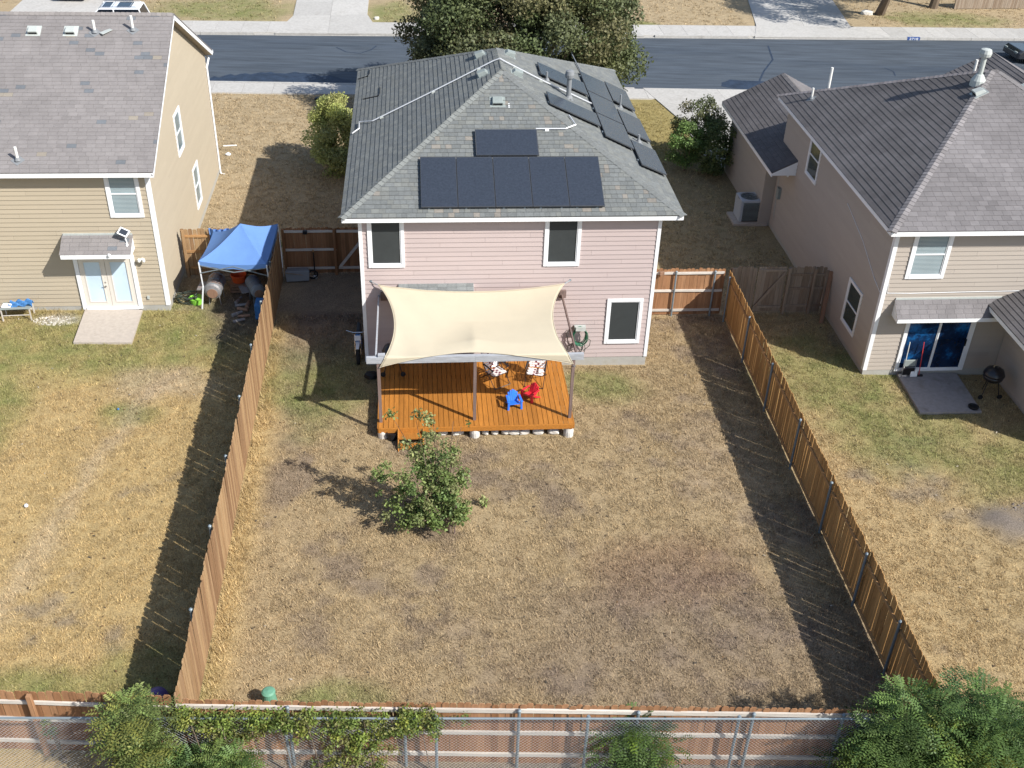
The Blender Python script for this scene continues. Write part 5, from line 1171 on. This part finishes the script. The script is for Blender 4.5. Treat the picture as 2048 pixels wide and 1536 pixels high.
# middle yard
T = thing('green_barrel', 'small green plastic barrel standing inside the back fence', 'barrel', (-3.47, 16.02, G(-3.4)))
T.scale = (.55, .55, .55)
MB().lathe([(.30, 0), (.31, .02), (.25, .72), (.26, .74)], 20).build('body', GREENP, T, local=True); MB().lathe([(.275, .74), (.27, .77), (.2, .82), (.03, .85)], 20).build('lid', GREENP, T, local=True)
t = MB().lathe([(.05, 0), (.22, .03), (.26, .2), (.2, .36), (.05, .42)], 16).build('ball', PURPLEP, None, smooth=True); t.location = (-5.85, 16.1, G(-5.8)); tag(t, 'dusky purple ball in the shaded fence corner', 'ball')
T = thing('wheelbarrow', 'dark wheelbarrow tipped against the shaded cross fence', 'wheelbarrow', (-4.45, 35.25, G(-4.4)), .1)
mb = MB(); mb.hexa([(-.42, -.18, .05), (.42, -.18, .05), (.35, .1, .1), (-.35, .1, .1), (-.45, -.05, .42), (.45, -.05, .42), (.38, .28, .40), (-.38, .28, .40)]); mb.build('tray', DARKPIPE, T, local=True, bevel=.04)
mb = MB(); mb.tube([(.55+.16*math.cos(k*PI/8), .1, .17+.16*math.sin(k*PI/8)) for k in range(16)], .035, 6, True); mb.build('wheel', RUBBER, T, local=True)
for y in (-.1, .2): MB().tube([(.6, y+.02, .17), (-.2, y, .35), (-.8, y-.04, .5)], .018, 6).build('handle', OLDWOOD, T, local=True)
T = thing('garden_stake', 'thin black stake with white foot in front of the cross fence', 'stake', (-3.85, 35.5, G(-3.8))); MB().cyl((0, 0, 0), (0, 0, 1.05), .025, .02, 8).build('rod', BLACKP, T, local=True); MB().lathe([(.09, 0), (.08, .06), (.03, .09)], 10).build('foot', WHITE, T, local=True); MB().lathe([(.03, 1.05), (.035, 1.1), (.01, 1.14)], 8).build('tip', RAILB, T, local=True)
for x, y, l in ((-4.1, 35.66, 'small black lamp on the top rail of the dark cross fence'), (8.35, 32.76, 'small brown lamp on the top rail of the sunny cross fence')):
    t = MB().box(-.08, .08, -.05, .05, -.06, .07).build('fence_lamp', BLACKP if x < 0 else LUMB, None, bevel=.01); t.location = (x, y, G(x)+1.74); tag(t, l, 'lamp')

# right side things
def ac():
    T = thing('air_conditioner', 'grey air conditioner unit on a slab beside the beige house', 'air conditioner', (13.75, 40.85, G(13.7)))
    MB().box(-.62, .62, -.55, .5, 0, .10).build('base_slab', PAD, T, local=True)
    r = .09; s = .40; z0, z1 = .12, .92; pl = []
    for cx, cy, a0 in ((s-r, s-r, 0), (-s+r, s-r, PI/2), (-s+r, -s+r, PI), (s-r, -s+r, 1.5*PI)): pl += [(cx+r*math.cos(a0+k*PI/8), cy+r*math.sin(a0+k*PI/8)) for k in range(5)]
    MB().prism([(x*.96, y*.96) for x, y in pl], z0, z1-.16).build('coil', BLACKP, T, local=True)
    mb = MB()
    for z in np.arange(z0+.04, z1-.08, .045): mb.prism([(x*.985, y*.985) for x, y in pl], z, z+.018)
    mb.build('louver', VENTM, T, local=True)
    mb = MB()
    for x in (-s, s-.09): mb.box(x, x+.09, -s-.004, -s+.06, z0, z1-.02); mb.box(x, x+.09, s-.06, s+.004, z0, z1-.02)
    mb.box(-s-.004, -s+.01, -s+.07, s-.07, z0, z1-.02); mb.build('corner_panel', ACM, T, local=True)
    mb = MB(); n = 40; ri = .33; an = [2*PI*k/n for k in range(n)]; se = lambda a: (s+.004)/((abs(math.cos(a))**7+abs(math.sin(a))**7)**(1/7))
    o = [(se(a)*math.cos(a), se(a)*math.sin(a)) for a in an]; i = [(ri*math.cos(a), ri*math.sin(a)) for a in an]
    vs = [(x, y, z1-.07) for x, y in o]+[(x, y, z1) for x, y in o]+[(x, y, z1+.02) for x, y in i]+[(x, y, z1-.15) for x, y in i]
    mb.add(vs, [(k+n*j, (k+1) % n+n*j, (k+1) % n+n*(j+1), k+n*(j+1)) for j in range(3) for k in range(n)]); mb.build('top_cover', ACM, T, local=True)
    mb = MB()
    for rr in (.08, .16, .24, .30): mb.tube([(rr*math.cos(k*PI/12), rr*math.sin(k*PI/12), z1+.01) for k in range(24)], .005, 4, True)
    for k in range(8): mb.tube([(.05*math.cos(k*PI/4), .05*math.sin(k*PI/4), z1+.012), (.31*math.cos(k*PI/4), .31*math.sin(k*PI/4), z1+.012)], .004, 4)
    mb.build('fan_guard', BLACKM, T, local=True)
    mb = MB(); mb.cyl((0, 0, z1-.12), (0, 0, z1-.05), .07, .07, 12); [mb.hexa([(0, 0, z1-.1), (.28*math.cos(a), .28*math.sin(a), z1-.1), (.28*math.cos(a+.5), .28*math.sin(a+.5), z1-.07), (.03, .03, z1-.09), (0, 0, z1-.09), (.28*math.cos(a), .28*math.sin(a), z1-.09), (.28*math.cos(a+.5), .28*math.sin(a+.5), z1-.06), (.03, .03, z1-.08)]) for a in (0, PI/2, PI, 1.5*PI)]; mb.build('fan', DARKPIPE, T, local=True)
    MB().box(.30, .42, -.30, -.12, .60, .68).build('label_plate', WHITE, T, local=True)
    mb = MB(); mb.tube([(.38, -.2, .3), (.55, -.35, .15), (.7, -.2, .25), (.8, -.1, .5)], .012, 5); mb.build('pipe', VENTL, T, local=True)
ac(); bpy.data.objects['air_conditioner'].scale = (1.15, 1.15, 1.15)
for k, (x, y, tx, ty, l) in enumerate(((14.25, 32.35, 14.52, 33.0, 'pale brown board leaning at the fence end, lowest foot'), (14.40, 32.75, 14.40, 33.08, 'dark upright plank leaning where fence meets beige wall'))):
    mb = MB(); mb.beam((0, 0, 0), (tx-x, ty-y, 1.75), .14, .04, (0, 1, 0)); o = mb.build('leaning_board', LUMB if k == 0 else OLDWOOD, None); o.location = (x, y, G(x)); tag(o, l, 'board')
# by the sliding door
y = 28.86
T = thing('folding_chair', 'folded dark padded chair leaning before the sliding door', 'chair', (16.02, y, G(16)+.09)); mb = MB(); mb.box(-.2, .2, -.06, -.02, .36, .62); mb.build('backrest', VENTM, T, local=True, bevel=.02); MB().box(-.2, .2, -.10, -.05, .05, .32).build('seat', BLACKP, T, local=True, bevel=.015)
mb = MB(); [mb.tube([(x, -.12, 0), (x, -.04, .64)], .011, 6) for x in (-.21, .21)]; mb.build('frame', DARKPIPE, T, local=True)
for x, m, l, nm in ((15.86, PVCW, 'pale mop pole leaning on the sliding door', 'mop'), (16.42, REDD, 'red handled broom leaning on the sliding door', 'broom')):
    T = thing(nm, l, nm, (x, y-.08, G(x)+.09)); MB().cyl((0, 0, .05), (-.06 if m is REDD else .02, .13, 1.25), .013, .013, 8).build('pole', m, T, local=True); MB().box(-.13, .13, -.03, .03, 0, .06).build('head', BLACKP if m is REDD else RAIL, T, local=True)
t = MB().box(-.12, .12, -.03, .03, 0, .26).build('dustpan', WHITE, None, bevel=.02); t.location = (16.22, y-.12, G(16)+.09); t.rotation_euler.x = -.25; tag(t, 'white dustpan standing by the broom at the sliding door', 'dustpan')
t = MB().lathe([(.12, 0), (.16, .02), (.17, .07), (.15, .08), (.13, .03)], 14).build('pet_bowl', BLACKP, None); t.location = (17.5, 26.95, G(17.5)+.09); tag(t, 'black pet bowl on the corner of the shaded patio', 'bowl')

# ------------------------------------------------------------------ cars
def car(loc, rz, label, paint, L=4.8, W_=1.9, H=1.75, suv=True, rails=True):
    C = thing('parked_car', label, 'car', loc, rz, 'cars parked across the street')
    hw = W_/2; bz = .92 if suv else .80
    prof = [(-L/2, .35), (-L/2+.03, .70), (-L/2+.25, .86), (-L*.19, bz), (L*.36, bz+.06), (L/2-.06, bz+.02), (L/2, .6), (L/2-.03, .32)]
    def loft(prof, w0, ins):
        mb = MB(); n = len(prof); vs = []
        for y, k in ((-w0, .94), (-w0*.90, 1.), (w0*.90, 1.), (w0, .94)): vs += [(x*k if abs(y) > w0*.92 else x, y, .3+(z-.3)*(.90 if abs(y) > w0*.92 else 1)) for x, z in prof]
        mb.add(vs, [tuple(range(n)), tuple(range(4*n-1, 3*n-1, -1))]+[(j*n+i, (j+1)*n+i, (j+1)*n+(i+1) % n, j*n+(i+1) % n) for j in range(3) for i in range(n)]); return mb
    loft(prof, hw, 0).build('body', paint, C, local=True, bevel=.04)
    f, r = -L*.21, (L*.46 if suv else L*.33); rf0, rf1 = -L*.06, (L*.40 if suv else L*.20)
    def cab(x0, x1, z0, z1, w0, w1, x0b, x1b): return [(x0, -w0, z0), (x1, -w0, z0), (x1, w0, z0), (x0, w0, z0), (x0b, -w1, z1), (x1b, -w1, z1), (x1b, w1, z1), (x0b, w1, z1)]
    g = MB().hexa(cab(f, r, bz-.02, H-.06, hw-.06, hw-.22, rf0, rf1)).build('window', CARG, C, local=True, bevel=.03)
    MB().hexa(cab(rf0-.05, rf1+.05, H-.08, H, hw-.20, hw-.26, rf0+.1, rf1-.05)).build('roof', paint, C, local=True, bevel=.03)
    for x0, x1 in (((rf0+.15, rf0+.6), (rf0+.95, rf0+1.75)) if suv else ()): MB().box(x0, x1, -hw+.38, hw-.38, H-.005, H+.008).build('sunroof', CARG, C, local=True)
    mb = MB()
    for s in (-1, 1):
        for (xa, xb) in ((f, rf0), (L*.12, L*.11), (r, rf1)) if suv else ((f, rf0), (L*.08, L*.08), (r, rf1)): mb.beam((xa, s*(hw-.055), bz-.02), (xb, s*(hw-.21), H-.05), .07, .06, (1, 0, 0))
    mb.build('pillar', paint, C, local=True)
    if rails:
        mb = MB()
        for s in (-1, 1): mb.tube([(rf0+.1, s*(hw-.3), H), (rf0+.2, s*(hw-.3), H+.05), (rf1-.2, s*(hw-.3), H+.05), (rf1-.1, s*(hw-.3), H)], .018, 6)
        for x in (rf0+.75, rf1-.5): mb.tube([(x, -hw+.3, H+.05), (x, hw-.3, H+.05)], .016, 6)
        mb.build('roof_rack', CHROME, C, local=True)
    for x in (-L*.31, L*.30):
        for s in (-1, 1):
            w = MB().cyl((x, s*(hw-.2), .34), (x, s*(hw+.01), .34), .34, .34, 20).build('wheel', RUBBER, C, local=True); MB().cyl((x, s*(hw), .34), (x, s*(hw+.02), .34), .21, .2, 14).build('rim', CHROME, w, local=True)
    for s in (-1, 1):
        MB().box(-L/2-.005, -L/2+.18, s*(hw-.32)-.16, s*(hw-.32)+.16, .62, .74).build('headlight', VENTM, C, local=True, bevel=.03); MB().box(L/2-.09, L/2+.005, s*(hw-.2)-.1, s*(hw-.2)+.1, .7, .88).build('tail_light', REDD, C, local=True, bevel=.03)
        MB().box(f+.15, f+.27, s*(hw+.02)-.09, s*(hw+.02)+.09, bz, bz+.14).build('mirror', paint, C, local=True, bevel=.03)
    return C
car((-17.5, 64.7, G(-17)-.11), .02, 'white SUV with roof rack parked behind the tan house ridge', CARW)
car((-21.3, 73.1, G(-21)+.03), PI/2+.05, 'dark grey car at the back of the far driveway', CARD, 4.7, 1.9, 1.5, False, False)
car((-18.3, 73.6, G(-18)), PI/2, 'dark blue car beside the dark grey one across the street', CARB, 4.7, 1.85, 1.5, False, False)
car((39.2, 64.9, G(39)-.11), .05, 'black car with only its nose in view at the far curb', CARD, 4.7, 1.85, 1.48, False, False)

# ------------------------------------------------------------------ trees and shrubs
def leaves(name, parent, centers, radii, n, size, cols, flat=.0, pinnate=0, stuff=False, droop=0., shell=.35):
    """leaf sized folded faces spread in clumps; cols: list of base colours per clump pick"""
    centers = np.array(centers, float); radii = np.array(radii, float); k = RNG.choice(len(centers), n, p=(radii**2/np.sum(radii**2)))
    d = RNG.normal(size=(n, 3)); d /= np.linalg.norm(d, axis=1)[:, None]; rr = RNG.random(n)**shell
    p = centers[k]+d*(radii[k]*rr)[:, None]*np.array((1, 1, .8))
    cc = np.array(cols)[RNG.choice(len(cols), len(centers))][k]*RNG.uniform(.65, 1.4, (n, 1))*(RNG.uniform(.75, 1.25, len(centers))[k])[:, None]
    if pinnate:
        reps = pinnate*2+1; base = np.repeat(p, reps, 0); fd = d+RNG.normal(0, .35, (n, 3)); fd[:, 2] = fd[:, 2]*.5+.15-droop; fd /= np.linalg.norm(fd, axis=1)[:, None]
        sd = np.cross(fd, np.array((0, 0, 1.))); sd /= (np.linalg.norm(sd, axis=1)[:, None]+1e-6); L = size*pinnate*.75
        idx = np.tile(np.arange(reps), n); t = (idx//2+1)/(pinnate+.5); s = np.where(idx == reps-1, 0, np.where(idx % 2, 1., -1.))
        fdr = np.repeat(fd, reps, 0); sdr = np.repeat(sd, reps, 0)
        base = base+fdr*(t*L)[:, None]+np.array((0, 0, -1.))*(t*t*L*.35)[:, None]
        ax = sdr*(s*.9)[:, None]+fdr*.45; ax[:, 2] -= .15; ax /= np.linalg.norm(ax, axis=1)[:, None]; nv = np.cross(ax, fdr); nv /= (np.linalg.norm(nv, axis=1)[:, None]+1e-6)
        wv = np.cross(nv, ax); sz = np.full(len(base), size)*RNG.uniform(.75, 1.2, len(base)); asp = .20; col = np.repeat(cc, reps, 0)*RNG.uniform(.85, 1.15, (len(base), 1))
    else:
        base = p; ax = RNG.normal(size=(n, 3)); ax[:, 2] -= droop; ax /= np.linalg.norm(ax, axis=1)[:, None]; wv = np.cross(ax, d+RNG.normal(0, .6, (n, 3))); wv /= (np.linalg.norm(wv, axis=1)[:, None]+1e-6)
        sz = size*RNG.uniform(.6, 1.3, n); asp = .32; col = cc
    a = base; b = base+ax*sz[:, None]; mid = base+ax*(sz*.5)[:, None]; w = wv*(sz*asp)[:, None]; nn = np.cross(ax, wv)*(sz*.10)[:, None]
    co = np.stack([a, mid+w+nn, b, mid-w+nn], 1)
    return tri_mesh(name, co, np.clip(col, 0, .6), LEAF, parent, per=4, stuff=stuff, off=tuple(wloc(parent)) if parent else (0, 0, 0))
def limbs(parent, base, tops, r0, m=BARK, name='trunk', fork=.35, wob=.1):
    b = V(base); mb = MB(); c = sum((V(t) for t in tops), V((0, 0, 0)))/len(tops); f = b.lerp(V((c.x, c.y, c.z)), fork)
    mb.tube([b-V((0, 0, .15)), b.lerp(f, .5)+V((wob*.3, 0, 0)), f], [r0*1.15, r0*.9, r0*.75], 8)
    for t in tops:
        t = V(t); m1 = f.lerp(t, .5)+V((random.uniform(-wob, wob), random.uniform(-wob, wob), random.uniform(0, wob))); mb.tube([f, m1, t], [r0*.5, r0*.3, r0*.08], 6)
    return mb.build(name, m, parent)
def clumps(c, r, n, cr, top=1., seed=0, inner=.45):
    rs = random.Random(seed); out = []; rad = []
    for i in range(n):
        while True:
            d = V((rs.uniform(-1, 1), rs.uniform(-1, 1), rs.uniform(-1, 1)))
            if inner < d.length < 1: break
        out.append((c[0]+d.x*r[0], c[1]+d.y*r[1], c[2]+d.z*r[2])); rad.append(cr*rs.uniform(.6, 1.25))
    return out, rad
OAK = [(.105, .125, .052), (.128, .140, .058), (.088, .112, .046), (.135, .128, .060), (.115, .130, .062)]
def big_tree():
    T = thing('live_oak_tree', 'big dense oak tree behind the pink house roof', 'tree', (5.3, 51.6, G(5)))
    cs, rs = clumps((4.95, 51.3, 4.6), (5.25, 5.0, 3.9), 200, 1.0, seed=3, inner=.62)
    limbs(T, (5.3, 51.6, G(5)), [cs[i] for i in range(0, 60, 4)], .26, fork=.35, wob=.4)
    leaves('crown', T, cs, rs, 170000, .15, OAK)
big_tree()
YG = [(.17, .23, .07), (.20, .25, .085), (.13, .19, .06), (.225, .245, .10)]
def young_tree():
    T = thing('young_tree', 'young leafy tree standing alone in the dry middle lawn', 'tree', (.66, 21.5, G(.7)))
    b = V((.66, 21.5, G(.7))); cs = []; rs = []; R = random.Random(5)
    ends = [(-1.25, 22.2, 1.5), (-.9, 21.6, 2.1), (-.75, 22.3, 3.2), (-.2, 21.9, 3.5), (.25, 22.1, 3.4), (.75, 22.3, 3.1), (.95, 22.2, 3.0), (.8, 21.9, 2.2), (.8, 21.5, 1.2), (.2, 21.4, .9), (-.35, 21.3, .8), (-.8, 21.4, .6), (-.3, 21.7, 1.8), (.3, 21.7, 2.0), (.55, 21.7, 2.7), (0, 22.0, 2.8), (-.45, 21.9, 2.6), (.45, 21.5, 1.6), (-.05, 21.5, 1.4), (.8, 21.5, 1.0), (-.6, 21.6, 1.25), (-1.0, 21.9, 1.0), (-.2, 22.4, 2.2), (.3, 22.6, 2.6)]
    for e in ends:
        e = V(e)
        for k in range(5):
            t = .45+.6*k/4; p = b.lerp(e, t)+V((R.gauss(0, .12), R.gauss(0, .12), R.gauss(0, .1))); cs.append(tuple(p)); rs.append(R.uniform(.13, .27)*(1.1 if k < 4 else .8))
    cs2 = [(c, r) for c, r in zip(cs, rs) if c[2] > .35 and (c[2] < 2.25 or R.random() < .62)]; cs = [c for c, r in cs2]; rs = [r for c, r in cs2]
    limbs(T, b, ends, .055, fork=.22, wob=.12); leaves('crown', T, cs, rs, 9800, .088, YG, droop=.3, shell=.6)
    m = thing('support_stake', 'thin dark stake beside the young tree trunk', 'stake', (.74, 21.46, G(.7))); MB().cyl((0, 0, -.1), (.05, .02, .95), .018, .016, 6).build('rod', POSTW, m, local=True)
    T = thing('sapling', 'tiny green sprout right of the young tree', 'plant', (1.62, 22.55, G(1.6))); leaves('foliage', T, [(1.62, 22.55, .15), (1.55, 22.6, .25)], [.1, .12], 60, .09, YG); MB().cyl((0, 0, 0), (0, 0, .25), .008, .005, 5).build('stem', BARK, T, local=True)
young_tree()
def shrub(name, label, c, r, n, cr, nl, size, cols, base, pin=0, seed=1, group=None, cat='shrub', stems=6, droop=0., inner=.4):
    T = thing(name, label, cat, base, group=group); cs, rs = clumps(c, r, n, cr, seed=seed, inner=inner)
    limbs(T, base, [cs[i] for i in range(0, n, max(1, n//stems))], .05, fork=.12, wob=.15, name='stem' if cat != 'tree' else 'trunk'); leaves('foliage' if cat != 'tree' else 'crown', T, cs, rs, nl, size, cols, pinnate=pin, droop=droop)
    return T
PALEG = [(.38, .41, .13), (.32, .36, .13), (.40, .40, .15), (.30, .32, .13)]; BRO = [(.17, .13, .06), (.13, .12, .06), (.14, .14, .05)]
MIDG = [(.075, .125, .038), (.10, .16, .045), (.06, .105, .035)]; BRIGHT = [(.14, .19, .055), (.17, .215, .06), (.11, .155, .05), (.22, .23, .06)]
shrub('round_shrub', 'pale yellow green round shrub against the pink house side', (-3.45, 45.2, 1.7), (1.15, 1.6, 1.75), 80, .45, 30000, .10, PALEG, (-3.4, 45.2, G(-3.4)), seed=4)
shrub('oleander_shrub', 'loose grey green shrub nearest the street beside the beige house', (13.0, 47.4, 1.6), (1.1, 1.0, 1.3), 40, .35, 7000, .10, [(.12, .13, .055), (.16, .15, .075), (.09, .11, .045)], (13.0, 47.4, G(13)), seed=6)
shrub('bright_shrub', 'bright green shrub in front of two darker ones by the beige house', (12.15, 46.0, 1.1), (.85, .8, .95), 30, .32, 5500, .10, [(.13, .215, .06), (.16, .24, .075), (.11, .17, .055)], (12.15, 46.0, G(12)), seed=7)
shrub('dark_shrub', 'dark green shrub in shade tight to the beige house wall', (13.45, 45.6, 1.1), (.85, 1.2, 1.2), 45, .38, 8000, .10, [(.10, .14, .05), (.13, .165, .06), (.085, .12, .045)], (13.45, 45.6, G(13.4)), seed=8)
shrub('small_tree', 'light green small tree growing through the chain link fence', (-5.55, 14.05, 1.6), (.62, .4, 1.55), 40, .22, 800, .085, BRIGHT+[(.15, .18, .06)], (-5.6, 14.1, G(-5.6)), pin=6, seed=9, cat='tree', inner=.2)
shrub('dark_bush', 'deep green bush low in front of the chain link fence', (-4.5, 13.75, .85), (1.15, .35, .8), 36, .26, 1200, .075, MIDG+BRIGHT[:2], (-4.6, 13.8, G(-4.6)), pin=5, seed=10, inner=.2)
shrub('leafy_bush', 'dark green bush behind the chain link between two steel posts', (4.25, 14.0, .78), (.68, .18, .75), 34, .2, 620, .075, MIDG+[(.07, .11, .03), (.13, .19, .03)], (4.25, 14.0, G(4.2)), pin=6, seed=11, inner=.1)
shrub('corner_tree', 'dense green tree with feathery leaves filling the bottom corner', (10.4, 13.25, 1.2), (2.4, .65, 1.55), 105, .34, 3900, .085, MIDG+[(.085, .14, .04), (.11, .17, .045), (.15, .21, .045), (.19, .22, .045), (.07, .12, .035), (.10, .15, .045)], (10.4, 13.3, G(10.4)), pin=7, seed=12, cat='tree', inner=.1)
shrub('sprout', 'thin yellow green sprig climbing the wooden fence post', (-7.55, 14.75, 1.35), (.14, .06, .3), 8, .1, 130, .07, BRIGHT, (-7.5, 14.72, G(-7.5)), seed=13, stems=3)
def vine():
    T = thing('vine', 'yellow green vine covering the top of the chain link fence', 'vine', (-2.4, 14.1, G(-2))); cs = []; rs = []; R = random.Random(4)
    for i in range(300):
        x = R.uniform(-4.9, .15); drop = max(.25, .55+.7*math.sin(x*1.7+1)*math.sin(x*.9)); z = G(x)+1.86-R.random()**1.5*drop; cs.append((x, 14.06-.04*x+R.uniform(-.10, .12), z)); rs.append(R.uniform(.10, .19))
    for i in range(40): x = R.gauss(-1.5, .4); cs.append((x, 14.06+R.uniform(-.1, .1), G(x)+R.uniform(.2, 1.3))); rs.append(R.uniform(.10, .17))
    for i in range(10): x = R.gauss(.5, .3); cs.append((x, 14.1, G(x)+R.uniform(1.45, 1.8))); rs.append(.1)
    leaves('foliage', T, cs, rs, 19000, .058, [(.17, .22, .045), (.135, .185, .045), (.24, .26, .055), (.14, .19, .045), (.20, .20, .07)], shell=.5)
    mb = MB()
    for k in range(9): x = -4.6+k*.55; mb.tube([(x+.2, 14.1, G(x)), (x+.1, 14.08, G(x)+.9), (x, 14.08, G(x)+1.75)], .012, 5)
    mb.build('stem', BARK, T)
vine()
shrub('weeds', 'green weed patch on the dry lawn inside the back fence', (-1.95, 15.75, .08), (.55, .3, .08), 14, .12, 500, .06, [(.07, .11, .045), (.09, .13, .05)], (-1.95, 15.75, G(-2)), seed=15, cat='weeds', stems=3)
shrub('side_bush', 'low dark bush behind the canopy tent fence', (-6.3, 37.2, .55), (1.1, .6, .5), 20, .26, 2600, .08, MIDG+PALEG[:1], (-6.3, 37.2, G(-6.3)), seed=16)
def pebbles(name, cx, cy, rx, ry, n, m, size, lab):
    mb = MB(); R = random.Random(3)
    for i in range(n):
        a = R.uniform(0, 2*PI); d = R.random()**.5; x = cx+rx*d*math.cos(a); y = cy+ry*d*math.sin(a); q = size*R.uniform(.5, 1.3); z = G(x)+(.10*(1-d) if name == 'soil_clods' else 0)
        p = [V((x+q*R.uniform(.7, 1.2)*math.cos(k*PI/2.5), y+q*R.uniform(.7, 1.2)*math.sin(k*PI/2.5), z-.01)) for k in range(5)]; t = V((x, y, z+q*R.uniform(.5, .9)))
        mb.add(p+[t+(v-t)*.35+V((0, 0, q*.3)) for v in p], [(k, (k+1) % 5, 5+(k+1) % 5, 5+k) for k in range(5)]+[(5, 6, 7, 8, 9)])
    o = mb.build(name, m, None, stuff=True)
pebbles('soil_clods', 17.4, 21.6, 1.7, .85, 420, SOIL, .05, ''); pebbles('gravel', 17.2, 21.6, 2.0, 1.1, 60, ROCK, .022, ''); pebbles('gravel', -12.2, 32.35, .75, .32, 240, ROCK, .030, '')
# trees across the street
for k, (x, y, cx, cy, cz, rx, ry, rz, l) in enumerate(((31.9, 74.0, 31.4, 71.0, 6.1, 4.7, 4.4, 2.3, 'shade tree across the street beside the far driveway'), (36.7, 76.2, 37.0, 76.5, 6.4, 3.6, 3.4, 2.6, 'second shade tree across the street near the wooden fence'))):
    T = thing('shade_tree', l, 'tree', (x, y, G(x))); cs, rs = clumps((cx, cy, cz), (rx, ry, rz), 60, .95, seed=20+k)
    if k == 0: cs += [(30.3, 74.6, 2.0), (30.5, 75, 2.4)]; rs += [.5, .6]
    limbs(T, (x, y, G(x)), [cs[i] for i in range(0, 60, 6)], .30, fork=.4, wob=.3); leaves('crown', T, cs, rs, 22000, .17, MIDG+OAK)
tag(link('rock', rock_mesh(.42, .3, .22, 77), None, (31.0, 73.9, G(31)+.1)), 'pale boulder at the foot of the far shade tree', 'rock')
tag(link('rock', rock_mesh(.16, .13, .12, 78), None, (-2.4, 69.2, G(-2)+.06)), 'small pale stone beside the far driveway edge', 'rock')
fence('far wooden fence across the street at the top corner', (38.2, 76.0), (47, 77.2), 1.83, OLDWOOD, (.3, 1.5), OLDWOOD, [.1, 2.5, 5, 7.4], 'wood', 1, w=.14)
t = MB().cyl((0, 0, 0), (0, 0, .012), .16, .16, 16).build('valve_cover', BLACKM, None); t.location = (28.0, 71.7, G(28)+.04); tag(t, 'round black valve cover in the shaded far driveway', 'valve cover')
